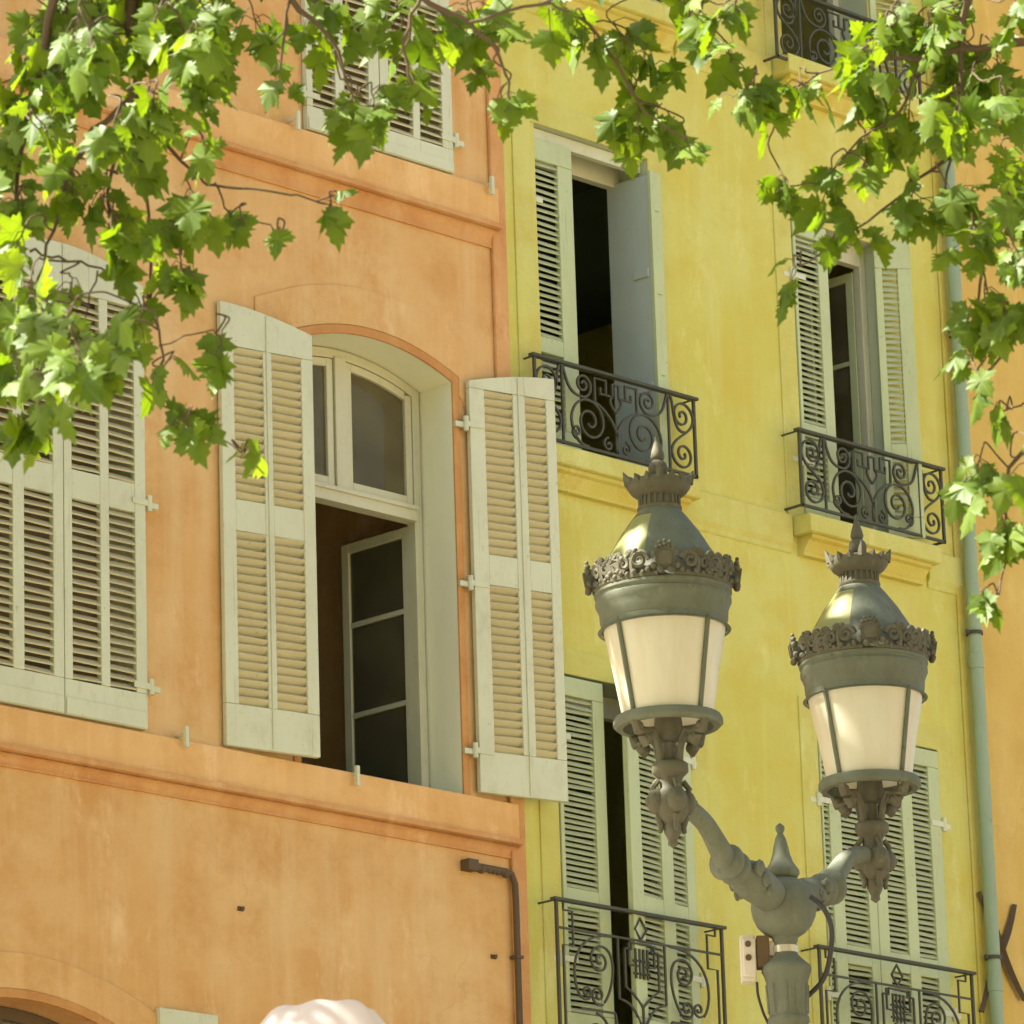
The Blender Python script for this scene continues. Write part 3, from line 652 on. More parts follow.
# ---------- wrought iron railings
def spiral(c, r, turns, a0, sgn, r1=.12, n=None):
    n = n or int(26 * turns) + 6; out = []
    for i in range(n + 1):
        t = i / n; rr = r * (1 - (1 - r1) * t ** .85); a = a0 + sgn * 2 * PI * turns * t
        out.append((c[0] + rr * math.cos(a), c[1] + rr * math.sin(a)))
    return out
def bez(p0, p1, p2, p3, n=14):
    out = []
    for i in range(n + 1):
        t = i / n; s = 1 - t
        out.append(tuple(s ** 3 * p0[k] + 3 * s * s * t * p1[k] + 3 * s * t * t * p2[k] + t ** 3 * p3[k] for k in (0, 1)))
    return out
def railing(tl, trr, H, kind, back, label):
    A, B = Vector(tl), Vector(trr); d = (B - A); d.z = 0; W = d.length; d.normalize(); y = A.y
    P = lambda u, v: Vector((A.x + u, y, A.z - H + v)); FL = Vector((0, 1, 0))
    fr = MB(); R = .0125
    def bar(p, q, r=R): fr.tube([P(*p), P(*q)], r, 4, FL)
    fr.box(A.x - .02, A.x + W + .02, y - .022, y + .022, A.z - .009, A.z + .009)
    bar((0, 0.012), (W, .012)); bar((.008, 0), (.008, H)); bar((W - .008, 0), (W - .008, H))
    for u in (0.008, W - .008):
        fr.tube([P(u, H - .004), P(u, H - .004) + Vector((0, back, 0))], .007, 4, Vector((0, 0, 1)))
        fr.tube([P(u, .012), P(u, .012) + Vector((0, back, 0))], .01, 4, Vector((0, 0, 1)))
    if kind == 'B': bar((0, H - .17), (W, H - .17), .009)
    o = fr.build('balcony_railing', MIRON, yellow, label); o['label'] = label
    s = MB(); r = .0096 if kind == 'A' else .0085
    def cv(pts, mirror=False, rr=r):
        s.tube([P(*p) for p in pts], rr, 4, FL)
        if mirror: s.tube([P(W - p[0], p[1]) for p in pts], rr, 4, FL)
    c = W / 2
    if kind == 'A':
        e = .17 * W
        bar_ = [(e, 0), (e, H)]; cv(bar_, True, .01)
        # end panels: two volutes joined into an S
        ce, re_ = e * .5, min(e * .42, H * .2)
        cv(spiral((ce, H * .74), re_, 1.6, PI, -1), True); cv(spiral((ce, H * .26), re_, 1.6, 0, -1), True)
        cv(bez((ce - re_, H * .74), (ce - re_, H * .52), (ce + re_, H * .48), (ce + re_, H * .26)), True)
        cv(bez((ce - re_ * .2, H * .74 - re_ * 1.0), (ce + re_, H * .5), (ce + re_ * .6, H * .95), (e * .95, H * .97)), True)
        # big lower volutes
        q = e + (c - e) * .50; R1 = H * .31
        cv(spiral((q, H * .36), R1, 1.9, PI, -1, .14), True)
        cv(bez((q - R1, H * .36), (q - R1, H * .12), (q - R1 * .5, H * .03), (q - R1 * .1, H * .05)), True)
        cv(spiral((q - R1 * .72, H * .2), H * .09, 1.4, -PI / 2, -1), True)
        # small upper volutes
        qs = q - R1 * .32; rs_ = H * .155
        cv(spiral((qs, H * .80), rs_, 1.7, -PI / 2, 1, .15), True)
        cv(bez((qs, H * .80 - rs_), (qs - .12, H * .80 - rs_), (e + .05, H * .74), (e + .01, H * .97)), True)
        # centre: tulip and Greek key
        cv(bez((c, H * .04), (c + .02 * W, H * .3), (c - .02 * W, H * .5), (c - .13 * W, H * .62)), True)
        cv([(c - .13 * W, H * .62), (c - .13 * W, H * .92), (c - .06 * W, H * .92), (c - .06 * W, H * .74), (c - .095 * W, H * .74), (c - .095 * W, H * .82)], True)
        cv([(c - .06 * W, H * .74), (c - .02 * W, H * .74), (c - .02 * W, H * .9), (c, H * .9)], True)
        cv(bez((c, H * .55), (c - .03 * W, H * .62), (c - .05 * W, H * .7), (c - .02 * W, H * .74)), True)
        cv(spiral((c - .055 * W, H * .13), H * .09, 1.3, PI / 2, 1), True)
    else:
        e = .13 * W; h2 = H - .17
        cv([(e * .35, H - .01), (e * .35, H - .06), (e * .75, H - .06), (e * .75, h2 + .0), (e * 1.3, h2)], True)
        cv([(e * .75, h2), (e * .75, h2 - .1), (e * .3, h2 - .1), (e * .3, 0)], True)
        # tall outer C-scroll, volutes of several sizes inside it
        cv(bez((.33 * W, h2 - .004), (.07 * W, h2 - .0), (.07 * W, h2 * .60), (.135 * W, h2 * .48)), True)
        cv(spiral((.165 * W, h2 * .53), .034 * W, 1.4, -PI * .75, 1, .2), True)
        r5 = .062 * W
        cv(spiral((.25 * W, h2 * .79), r5, 1.6, PI * .5, 1, .15), True)
        cv(bez((.25 * W, h2 * .79 + r5), (.36 * W, h2 * .92), (.335 * W, h2 * .6), (.27 * W, h2 * .47)), True)
        cv(spiral((.235 * W, h2 * .52), .045 * W, 1.4, -PI * .3, -1, .2), True)
        cv([(.13 * W, h2 * .40), (.33 * W, h2 * .40)], True)
        cv(spiral((.22 * W, h2 * .22), .085 * W, 1.7, PI / 2, -1, .15), True)
        cv(bez((.33 * W, h2 * .40), (.36 * W, h2 * .2), (.32 * W, h2 * .05), (.22 * W, h2 * .04)), True)
        cv([(c - .075 * W, h2 - .02), (c - .075 * W, h2 * .8), (c - .02 * W, h2 * .8)], True)
        # centre lyre with diamond
        cv([(c - .14 * W, h2), (c - .14 * W, h2 * .52)] + bez((c - .14 * W, h2 * .52), (c - .05 * W, h2 * .5), (c - .04 * W, h2 * .4), (c, h2 * .3))[1:], True)
        cv([(c - .1 * W, h2 - .06), (c - .1 * W, h2 * .62), (c - .06 * W, h2 * .58), (c, h2 * .48)], True)
        cv([(c - .1 * W, h2 - .06), (c - .06 * W, h2 - .06), (c - .06 * W, h2 - .02), (c, h2 - .02)], True)
        for k in (-.035, -.012, .012, .035): cv([(c + k * W, h2 - .05), (c + k * W, h2 * .7)])
        for k in (.74, .84): cv([(c - .05 * W, h2 * k), (c + .05 * W, h2 * k)])
        cv([(c - .035 * W, H - .1), (c, H - .03), (c + .035 * W, H - .1), (c, H - .165), (c - .035 * W, H - .1)])
        cv(spiral((c - .05 * W, h2 * .2), .07 * W, 1.5, PI / 2, 1, .2), True)
        cv([(c, 0), (c, h2 * .48)])
    s.build('scrollwork', MIRON, o)
_b = MB.build
def railing_build_fix(): pass
def _build(self, name, m, parent=None, origin=None, **kw):
    if isinstance(origin, str): origin = None
    return _b(self, name, m, parent, origin, **kw)
MB.build = _build
yR = -.15
def rl(pa, pb, H, kind, label, Y=yR):
    a, c_ = at(*pa, Y), at(*pb, Y); z = (a.z + c_.z) / 2; a.z = z; c_.z = z
    railing(a, c_, H, kind, -Y, label)
h1 = Z(695, 399, yR) - Z(696, 478, yR)
rl((533, 355), (694, 399), h1, 'A', 'upper left scrolled iron balcony railing beside the orange house', -.10)
rl((798, 431), (941, 468), h1 * .98, 'A', 'upper right scrolled iron balcony railing near the drainpipe')
rl((555, 899), (722, 927.5), .95, 'B', 'lower left iron balcony railing with fretwork corners')
rl((818, 947), (972, 973), .95, 'B', 'lower right iron balcony railing behind the street lamp')
rl((773, -17), (918, 42), h1 * .96, 'A', 'iron balcony railing at the top right edge')
rl((520, -118), (671, -57), h1 * .96, 'A', 'iron balcony railing cut off by the top edge')

# ---------- peach house on the right
peach = thing('peach_house', 'peach coloured plain house wall at the right edge beyond the drainpipe', 'house', (XR + 3, 0, 0))
wall_sheet(XR, XE, [], peach, MPEACH)

# ---------- drainpipe
pcx = X(967, 500, -.09) ; pipe = thing('drainpipe', 'green grey drainpipe running down between the yellow and the peach house', 'drainpipe', (pcx, -.09, 0))
b = MB(); b.tube([(pcx, -.09, 0), (pcx, -.09, HT - .3)], .045, 16); b.build('pipe', MPIPE, pipe, smooth=50)
for py in (120, 660, 980, 1300):
    z = Z(970, py, -.09); b = MB(); b.lathe([(.046, -.05), (.050, -.047), (.050, .047), (.046, .05)], (pcx, -.09, z), 16); b.build('collar', MPIPE, pipe, smooth=40)
for py in (346, 640, 962, 1250):
    b = MB(); z = Z(970, py, -.09) + .055; b.lathe([(.047, -.012), (.056, -.012), (.056, .012), (.047, .012)], (pcx, -.09, z), 16); b.tube([(pcx, -.035, z), (pcx, .02, z)], .008, 6); b.box(pcx - .085, pcx - .05, -.098, -.082, z - .012, z + .012); b.build('bracket', MIRON, pipe)
# iron cross-shaped tie anchor behind the pipe
ax = at(996, 958, -.03); an = thing('wall_anchor', 'rusty dark iron X shaped tie anchor on the wall behind the drainpipe', 'wall anchor', (ax.x, 0, ax.z - .4))
for (p, q) in (((978, 893), (1024, 1000)), ((1016, 905), (983, 1012))):
    a, c_ = at(*p, -.03), at(*q, -.03); dd = (c_ - a); pts = []
    for i in range(9):
        t = i / 8; bow = math.sin(t * 2 * PI) * .018; pts.append(a + dd * t + Vector((bow, -.004 if p[0] < 1000 else .012, 0)))
    b = MB(); b.tube(pts, [.022, .026, .03, .03, .03, .03, .03, .026, .022], 4); b.build('bar', MBROWN, an, smooth=50)

# ------------------------------------------------------------------ street lamp
DL, DP, DRt = 19.7, 20.35, 21.1
PL = atd(668, 718, DL); PR = atd(869.5, 781, DRt); PP = atd(783.5, 905, DP)
zz = (PL.z + PR.z) / 2
lamp = thing('street_lamp', 'ornate grey cast iron street lamp with two milky glass crowned lanterns', 'street lamp', (PP.x, PP.y, 0))
aim = math.atan2(CAM.y - PP.y, CAM.x - PP.x)
def lantern(c, a_sh, label):
    body = MB()
    body.lathe([(.243, .345), (.248, .352), (.246, .375), (.249, .38), (.252, .42), (.260, .44), (.266, .452), (.266, .468), (.260, .472), (.262, .482), (.269, .488), (.269, .498), (.262, .505), (.245, .51)], c, 40)      # band
    body.lathe([(.245, .345), (.26, .345)], c, 40)
    body.lathe([(.172, .006), (.205, .003), (.213, -.012), (.213, -.028), (.2, -.04), (.176, -.04), (.172, .006)], c, 40)   # lower ring
    for k in range(4):                                                        # glazing bars
        a = a_sh + PI / 4 + k * PI / 2 - rad(4)
        e_ = Vector((math.cos(a), math.sin(a), 0))
        body.tube([Vector(c) + e_ * .181 + Vector((0, 0, 0)), Vector(c) + e_ * .246 + Vector((0, 0, .36))], .0095, 6)
    o = body.build('lantern', MLAMP, lamp, smooth=35); o['label'] = label
    g = MB(); g.lathe([(.174, 0), (.18, .03), (.205, .18), (.238, .35)], c, 40); g.build('glass', MMILK, o, smooth=60)
    rf = MB(); p0 = a_sh - PI / 4 - rad(28)
    prof = [(.262, .508), (.240, .575), (.205, .65), (.155, .735), (.108, .80), (.084, .83)]
    wa, wb = a_sh - rad(84), a_sh - rad(20)
    rf.lathe(prof, c, 44, wb, wa + 2 * PI); rf.lathe([prof[-2], prof[-1]], c, 8, wa, wb); rf.lathe(prof[:2], c, 8, wa, wb)
    ro = rf.build('roof', MLAMP, o, smooth=50)
    pn = MB(); pn.lathe([(.2405, .577), (.203, .65), (.153, .735), (.107, .799)], c, 12, wa, wb)
    pn.build('roof_pane', MRPANE, o, smooth=50)
    # pierced gallery of scrolls with four shields
    gal = MB(); Rg = .262; Z0 = .505
    def cyl(a, z, R=Rg): return Vector((c[0] + (R + z * .12) * math.cos(a), c[1] + (R + z * .12) * math.sin(a), c[2] + Z0 + z))
    for k in range(4):
        a = a_sh + k * PI / 2
        e_ = Vector((math.cos(a), math.sin(a), 0)); t_ = Vector((-math.sin(a), math.cos(a), 0))
        T = lambda v: Vector(c) + e_ * (Rg + .012 + v.y + v.z * .16) + t_ * v.x + Vector((0, 0, Z0 + v.z))
        gal.prism([(-.03, .015), (.03, .015), (.04, .05), (.036, .09), (.0, .1), (-.036, .09), (-.04, .05)], -.014, .014, T)
        gal.prism([(-.022, .03), (.022, .03), (.028, .06), (.024, .08), (-.024, .08), (-.028, .06)], .0145, .024, T)
        for q in (-.03, -.015, 0, .015, .03): gal.ball(T(Vector((q, 0, .108 - abs(q) * .25))), .0105, n=5)
        for q in (-.02, 0, .02): gal.ball(T(Vector((q, .0, .125 - abs(q) * .3))), .008, n=5)
        for q in (-.045, .045): gal.ball(T(Vector((q, .006, .03))), .014, n=5); gal.ball(T(Vector((q * .95, .006, .075))), .011, n=5)
        for q in (-.02, .02): gal.ball(T(Vector((q, .014, .012))), .014, n=5)
        for sg in (-1, 1):
            at_ = lambda u, z, R=Rg: cyl(a + sg * u / Rg, z, R)
            def sp(cu, cv, r, turns, a0, q, rr=.011):
                pts = spiral((cu, cv), r, turns, a0, q, .2, 16)
                gal.tube([at_(p[0], p[1], Rg + .004) for p in pts], [rr * (1 - .35 * i / len(pts)) for i in range(len(pts))], 5)
            sp(.096, .06, .036, 1.5, PI, -1, .0125); sp(.158, .052, .031, 1.5, -PI / 2, 1, .0115); sp(.212, .05, .028, 1.4, PI / 2, -1, .011)
            sp(.128, .088, .017, 1.2, 0, 1, .009); sp(.187, .084, .016, 1.2, PI, -1, .009)
            for u in (.128, .187, .224):                # beaded palmettes between the scrolls
                for k2 in range(5): gal.ball(at_(u + (k2 - 2) * .008, .094 - abs(k2 - 2) * .007, Rg + .004), .0095, n=5)
                gal.tube([at_(u, .0), at_(u, .05, Rg + .006), at_(u, .085, Rg + .004)], [.012, .010, .006], 5)
            for (u, z, r) in ((.065, .02, .013), (.085, .012, .011), (.12, .018, .013), (.15, .012, .011), (.175, .02, .013), (.205, .012, .012), (.226, .03, .014), (.11, .098, .012), (.165, .075, .012), (.215, .085, .01)): gal.ball(at_(u, z, Rg + .005), r, n=5)
            gal.tube([at_(u, .004) for u in (.03, .08, .13, .18, .225)], .011, 5)
    gal.build('gallery', MLAMPD, o, smooth=50)
    # neck, cup and finial
    top = MB()
    top.lathe([(.083, .828), (.088, .835), (.088, .845), (.078, .85), (.076, .885), (.09, .89), (.11, .905), (.124, .925), (.126, .945), (.118, .95), (.06, .955), (.045, .965)], c, 32)
    for k in range(22):
        a = 2 * PI * k / 22; top.tube([Vector(c) + Vector((.078 * math.cos(a), .078 * math.sin(a), z)) for z in (.848, .89)], .006, 5)
    for k in range(16):
        a = a_sh + 2 * PI * k / 16; h = .055 if k % 4 == 0 else .022
        e_ = Vector((math.cos(a), math.sin(a), 0)); p = Vector(c) + e_ * .118 + Vector((0, 0, .94))
        top.tube([p, p + e_ * .008 + Vector((0, 0, h * .5)), p + e_ * .02 + Vector((0, 0, h))], [.018, .014, .002], 5)
    top.lathe([(.03, .955), (.032, .965), (.024, .972), (.036, .985), (.039, 1.005), (.034, 1.025), (.02, 1.04), (.026, 1.045), (.028, 1.055), (.024, 1.075), (.013, 1.11), (.008, 1.125), (.011, 1.135), (.001, 1.15)], c, 20)
    top.build('finial', MLAMPD, o, smooth=50)
    # bracket cage and pendant below
    lo = MB()
    for k in range(4):
        a = a_sh + PI / 4 + k * PI / 2; e_ = Vector((math.cos(a), math.sin(a), 0))
        pt = lambda r, z: Vector(c) + e_ * r + Vector((0, 0, z))
        lo.tube([pt(.19, -.035), pt(.175, -.075), pt(.13, -.075), pt(.09, -.06), pt(.066, -.1), pt(.055, -.15), pt(.05, -.19)], [.017, .02, .018, .015, .014, .014, .016], 7)
        lo.tube([pt(.13, -.08), pt(.148, -.1), pt(.132, -.118), pt(.11, -.108)], [.017, .021, .019, .01], 7)
        lo.ball(pt(.128, -.1), .024, n=6); lo.ball(pt(.17, -.06), .022, n=6)
    lo.lathe([(.052, -.0), (.056, -.04), (.05, -.09), (.02, -.1)], c, 16)
    lo.lathe([(.03, -.1), (.028, -.18)], c, 12)
    lo.lathe([(.03, -.175), (.062, -.178), (.07, -.185), (.071, -.215), (.062, -.225), (.05, -.235), (.043, -.25), (.043, -.28), (.06, -.3), (.07, -.33), (.068, -.37), (.05, -.405), (.034, -.42), (.036, -.43), (.032, -.455), (.018, -.485), (.02, -.5), (.001, -.515)], c, 24)
    for k in range(4):
        a = a_sh + k * PI / 2 + .3; e_ = Vector((math.cos(a), math.sin(a), 0)); p = Vector(c) + e_ * .06 + Vector((0, 0, -.335))
        lo.ball(p, .05, .8, .8, 1, n=8); lo.ball(p + e_ * .03, .018, n=6)
        lo.tube([Vector(c) + e_ * .05 + Vector((0, 0, -.25)), Vector(c) + e_ * .075 + Vector((0, 0, -.28)), Vector(c) + e_ * .06 + Vector((0, 0, -.31))], .012, 6)
        lo.tube([Vector(c) + e_ * .058 + Vector((0, 0, -.39)), Vector(c) + e_ * .045 + Vector((0, 0, -.43)), Vector(c) + e_ * .05 + Vector((0, 0, -.455))], [.014, .012, .008], 6)
    lo.build('bracket', MLAMPD, o, smooth=50)
    return o
lantern(PL, aim + rad(4), 'nearer lantern at the left arm of the street lamp')
lantern(PR, aim + rad(6), 'farther lantern at the right arm of the street lamp')
# post
pz = PP.z; b = MB(); c = (PP.x, PP.y, 0)
prof = [(.02, .315), (.016, .33), (.019, .318), (.018, .305), (.011, .292), (.015, .285), (.022, .27), (.029, .24), (.036, .205), (.047, .172), (.062, .15), (.07, .138), (.071, .125), (.062, .112), (.052, .108), (.09, .088), (.114, .06), (.128, .025), (.132, -.01), (.126, -.05), (.108, -.088), (.082, -.115), (.052, -.133), (.05, -.15), (.046, -.155), (.046, -.2), (.06, -.215), (.08, -.235), (.098, -.25), (.1, -.27), (.092, -.285), (.088, -.3), (.084, -.31), (.076, -.45), (.082, -.455), (.084, -.475), (.076, -.485), (.07, -.5)]
prof = [(max(.001, r), z + pz) for r, z in prof]
prof[0] = (.001, pz + .335); prof[1] = (.014, pz + .325)
prof += [(.075, pz - .9), (.085, 2.2), (.1, 1.5), (.13, 1.45), (.13, 1.38), (.11, 1.34), (.14, 1.0), (.2, .95), (.22, .9), (.22, .25), (.28, .2), (.3, .12), (.3, 0)]
b.lathe(prof, c, 32)
for k in range(10):                                     # shallow flutes on the shaft
    a = 2 * PI * k / 10; e_ = Vector((math.cos(a), math.sin(a), 0))
    b.tube([Vector((PP.x, PP.y, pz - .325)) + e_ * .08, Vector((PP.x, PP.y, pz - .44)) + e_ * .074], .01, 5)
post = b.build('post', MLAMP, lamp, smooth=50)
b = MB(); b.lathe([(.0475, -.168), (.05, -.168), (.05, -.196), (.0475, -.196)], (PP.x, PP.y, pz), 24); b.build('clamp_band', MSTEEL, lamp, smooth=40)
for Pn, nm in ((PL, 'left'), (PR, 'right')):
    h = Vector((PP.x - Pn.x, PP.y - Pn.y, 0)); L = h.length; h.normalize()
    zt_ = Pn.z - .335; zp = pz - .0; b = MB(); dz = zp - zt_
    if nm == 'left': path = [(.0, 0, .034), (.13, -.03, .036), (.29, .12, .038), (.40, .40, .043), (.48, .64, .050)]
    else: path = [(.0, 0, .034), (.13, -.03, .036), (.29, .10, .038), (.41, .34, .046), (.49, .56, .054)]
    pts = [(s * L, t * dz, r) for s, t, r in path]
        # densify
    fine = []
    for i in range(len(pts) - 1):
        p0 = pts[max(0, i - 1)]; p1 = pts[i]; p2 = pts[i + 1]; p3 = pts[min(len(pts) - 1, i + 2)]
        for j in range(6):
            t = j / 6
            fine.append(tuple(.5 * (2 * p1[k] + (p2[k] - p0[k]) * t + (2 * p0[k] - 5 * p1[k] + 4 * p2[k] - p3[k]) * t * t + (3 * p1[k] - p0[k] - 3 * p2[k] + p3[k]) * t ** 3) for k in range(3)))
    fine.append(pts[-1])
    W3 = lambda s, z: Vector((Pn.x, Pn.y, zt_ + z)) + h * s
    b.tube([W3(s, z) for s, z, r in fine], [r for s, z, r in fine], 14)
    s0, z0 = fine[-1][0], fine[-1][1]; e_ = Vector((L - s0 - .0, dz - z0, 0)); l_ = math.hypot(L - s0, dz - z0)
    ds, dzz = (L - s0) / l_, (dz - z0) / l_
    cs = [(-.03, .05), (-.015, .07), (.0, .076), (.02, .07), (.03, .052), (.045, .05), (.055, .066), (.075, .07), (.09, .06), (.1, .05), (.13, .058), (.17, .072), (.22, .078), (l_ * .75, .07)]
    b.tube([W3(s0 + ds * q, z0 + dzz * q) for q, r in cs], [r for q, r in cs], 18)
    # acanthus curls where the arm meets the ball
    side = h.cross(Vector((0, 0, 1)))
    for sg in (-1, 1):
        for k, (q, rr) in enumerate(((.15, .03), (.2, .026), (.24, .02))):
            p = W3(s0 + ds * q, z0 + dzz * q) + side * sg * .062 + Vector((0, 0, .02 - .03 * k)); b.ball(p, rr, n=6)
            sp = [p + h * (rr * .9 * math.cos(a)) + Vector((0, 0, rr * .9 * math.sin(a))) + side * sg * .012 for a in [i * .6 for i in range(9)]]
            b.tube(sp, .008, 5)
    b.build('arm', MLAMP, lamp, smooth=60)
# junction box strapped to the post and its cables
jb = atd(748, 957, DP - .06); b = MB(); rx_ = rt.copy(); rx_.z = 0; rx_.normalize(); ry_ = Vector((-rx_.y, rx_.x, 0))
T = lambda v: jb + rx_ * v.x + ry_ * v.y + Vector((0, 0, v.z))
b.box(-.03, .03, -.02, .06, -.10, .085, T); b.box(-.022, .03, -.034, -.021, -.085, .07, T)
b.box(.031, .13, -.01, .05, .0, .06, T)
jo = b.build('junction_box', MWHITE, lamp, bevel=.006)
b = MB(); b.box(.035, .085, -.03, .055, -.045, .08, T)
for z in (-.01, .045): b.tube([T(Vector((.0, -.034, z))), T(Vector((.0, -.05, z)))], .013, 8)
b.build('cable_gland', MBROWN, jo, bevel=.003)
def cable(pxs, r, d=DP):
    pts = [atd(x, y, d + dd) for x, y, dd in pxs]; fine = []
    for i in range(len(pts) - 1):
        p0 = pts[max(0, i - 1)]; p1 = pts[i]; p2 = pts[i + 1]; p3 = pts[min(len(pts) - 1, i + 2)]
        for j in range(6):
            t = j / 6; fine.append(.5 * (2 * p1 + (p2 - p0) * t + (2 * p0 - 5 * p1 + 4 * p2 - p3) * t * t + (3 * p1 - p0 - 3 * p2 + p3) * t ** 3))
    fine.append(pts[-1]); b = MB(); b.tube(fine, r, 8); b.build('cable', MCABLE, lamp, smooth=60)
cable([(811, 897, -.12), (822, 906, -.16), (831, 925, -.14), (831, 950, -.1), (824, 978, -.08), (808, 996, -.06)], .0105)
cable([(757, 982, -.08), (758, 995, -.08), (763, 1012, -.08), (772, 1040, -.08), (776, 1120, -.085), (777, 1200, -.085)], .006)

# ------------------------------------------------------------------ parasol at the bottom edge
ptop = atd(322, 1005, 13.2)
para = thing('parasol', 'white cloth parasol with only its sunlit top showing at the bottom edge', 'parasol', (ptop.x, ptop.y, 0))
b = MB(); K = 8; cz = ptop.z
def ring(r, z, sc, n=64):
    return [Vector((ptop.x + r * (1 + sc * math.cos(K * 2 * PI * i / n)) * math.cos(2 * PI * i / n), ptop.y + r * (1 + sc * math.cos(K * 2 * PI * i / n)) * math.sin(2 * PI * i / n), z + (.008 if sc > .02 else 0) * math.sin(3 * 2 * PI * i / n))) for i in range(n)]
def loft(bm, rings):
    o = len(bm.v); n = len(rings[0])
    for r in rings: bm.v += r
    fs = [(o + j * n + i, o + j * n + (i + 1) % n, o + (j + 1) * n + (i + 1) % n, o + (j + 1) * n + i) for j in range(len(rings) - 1) for i in range(n)]
    bm.f += fs; bm.m += [bm.cur] * len(fs)
def fold(r, z, amp):
    out = []
    for i in range(96):
        a = 2 * PI * i / 96; q = abs((a * 8 / (2 * PI)) % 1 - .5) * 2           # 1 on the ribs, 0 between them
        rr = r * (1 - .10 * (1 - q) * amp) + .004 * math.sin(11 * a) * amp
        out.append(Vector((ptop.x + rr * math.cos(a), ptop.y + rr * math.sin(a), z - .010 * (1 - q) * amp + (.004 * math.sin(3 * a + 1) + .003 * math.sin(7 * a)) * min(1, r * 8))))
    return out
cz -= .008
loft(b, [fold(.004, cz, .0), fold(.06, cz - .001, .2), fold(.118, cz - .002, .15), fold(.134, cz - .007, .2), fold(.152, cz - .028, .25), fold(.172, cz - .058, .3), fold(.19, cz - .10, .4), fold(.198, cz - .14, .5)])
b.build('cap', MCLOTH, para, smooth=50)
b = MB(); loft(b, [ring(.10, cz - .10, .02), ring(.35, cz - .2, .03), ring(.9, cz - .42, .03), ring(1.5, cz - .7, .03), ring(1.5, cz - .88, .03)]); b.build('canopy', MCLOTH, para, smooth=50)
b = MB(); b.tube([(ptop.x, ptop.y, 0.03), (ptop.x, ptop.y, cz - .02)], .024, 10); b.build('pole', MBARK, para)
b = MB(); b.lathe([(.001, .09), (.06, .09), (.3, .06), (.32, .03), (.32, 0)], (ptop.x, ptop.y, 0), 24); b.build('base', MIRON, para)

# ------------------------------------------------------------------ ground
b = MB(); b.add([(-400, -400, 0), (400, -400, 0), (400, 400, 0), (-400, 400, 0)], [(0, 1, 2, 3)])
g = b.build('square_paving', MGROUND, None, (0, 0, 0)); g['kind'] = 'structure'
b = MB(); b.box(XL - 20, XE + 20, -3.0, -.004, 0.002, .13); p = b.build('pavement', MGROUND, None, bevel=.02); p['kind'] = 'structure'

# unseen house added behind the camera: warms the facade, blocks blue sky
opp = thing('cream_bounce_house', 'added unseen cream house across the square, bouncing warm light at the balconies', 'house', (0, -52, 0))
b = MB(); b.box(-55, 45, -60, -52, 0, 15); b.build('wall', plaster('cream_plaster', (.52, .43, .26), (.56, .47, .30), (.46, .36, .21), (.58, .5, .34)), opp)
for i in range(20):
    for k in range(3):
        b = MB(); b.box(-53 + i * 5, -51.6 + i * 5, -51.99, -51.9, 3.2 + k * 4, 5.8 + k * 4); b.build('window', MROOM, opp)
b = MB(); b.xprofile([(-61, 15), (-51.4, 15), (-51.4, 15.2), (-56, 17), (-61, 15.2)], -55.5, 45.5); b.build('roof', MROOF, opp)
# ------------------------------------------------------------------ light
SUN = Vector((-.50, .43, .76)).normalized()
elev = math.asin(SUN.z); azim = math.atan2(SUN.x, SUN.y)
sd = bpy.data.lights.new('sun', 'SUN'); sd.energy = 5.0; sd.angle = rad(.5); sd.color = (1, .94, .84)
so = bpy.data.objects.new('sun', sd); COL.objects.link(so); so.rotation_euler = (-SUN).to_track_quat('-Z', 'Y').to_euler()
w = bpy.data.worlds.new('World'); scene.world = w; w.use_nodes = True; nt = w.node_tree
bg = nt.nodes['Background']; sk = N(nt, 'ShaderNodeTexSky'); sk.sky_type = 'NISHITA'; sk.sun_disc = False
sk.sun_elevation = elev; sk.sun_rotation = azim; sk.air_density = 1.0; sk.dust_density = 4.0; sk.ozone_density = .3
nt.links.new(sk.outputs[0], bg.inputs[0]); bg.inputs[1].default_value = .07

# ------------------------------------------------------------------ plane trees
half = [(0, 0), (.10, -.05), (.27, -.10), (.25, 0), (.40, .02), (.35, .11), (.58, .27), (.42, .31), (.46, .41), (.30, .40), (.22, .42), (.33, .56), (.21, .60), (.22, .74), (.10, .78), (0, 1.0)]
OUT = half + [(-x, y) for x, y in half[-2:0:-1]]
LOW = [(0, 0), (.27, -.1), (.58, .27), (.22, .42), (.3, .58), (0, 1), (-.3, .58), (-.22, .42), (-.58, .27), (-.27, -.1)]
def leaf(b, base, tip, nrm, size, shape, curl):
    t = tip.normalized(); s = t.cross(nrm)
    if s.length < 1e-4: s = t.orthogonal()
    s.normalize(); n = s.cross(t); o = len(b.v)
    b.v.append(base + t * (.3 * size) + n * (.03 * size)); m = len(shape); wx = rnd.uniform(.78, 1.12); fold = rnd.uniform(.05, .42); tw_ = rnd.uniform(-.25, .25); ph = rnd.uniform(0, 6)
    shape = [(x * wx * rnd.uniform(.9, 1.1), y + rnd.uniform(-.03, .03) if i else y) for i, (x, y) in enumerate(shape)]
    b.uvd[o] = (0, .3)
    for x, y in shape:
        b.uvd[len(b.v)] = (x, y)
        b.v.append(base + s * (x * size) + t * (y * size) + n * (size * (-fold * abs(x) - curl * (y - .25) ** 2 + tw_ * x * y + .045 * math.sin(9 * x + 5 * y + ph))))
    b.f += [(o, o + 1 + i, o + 1 + (i + 1) % m) for i in range(m)]; b.m += [0] * m
def rv(): 
    while True:
        v = Vector((rnd.uniform(-1, 1), rnd.uniform(-1, 1), rnd.uniform(-1, 1)))
        if .05 < v.length < 1: return v.normalized()
tocam = -fw; HV = (SUN - fw).normalized()
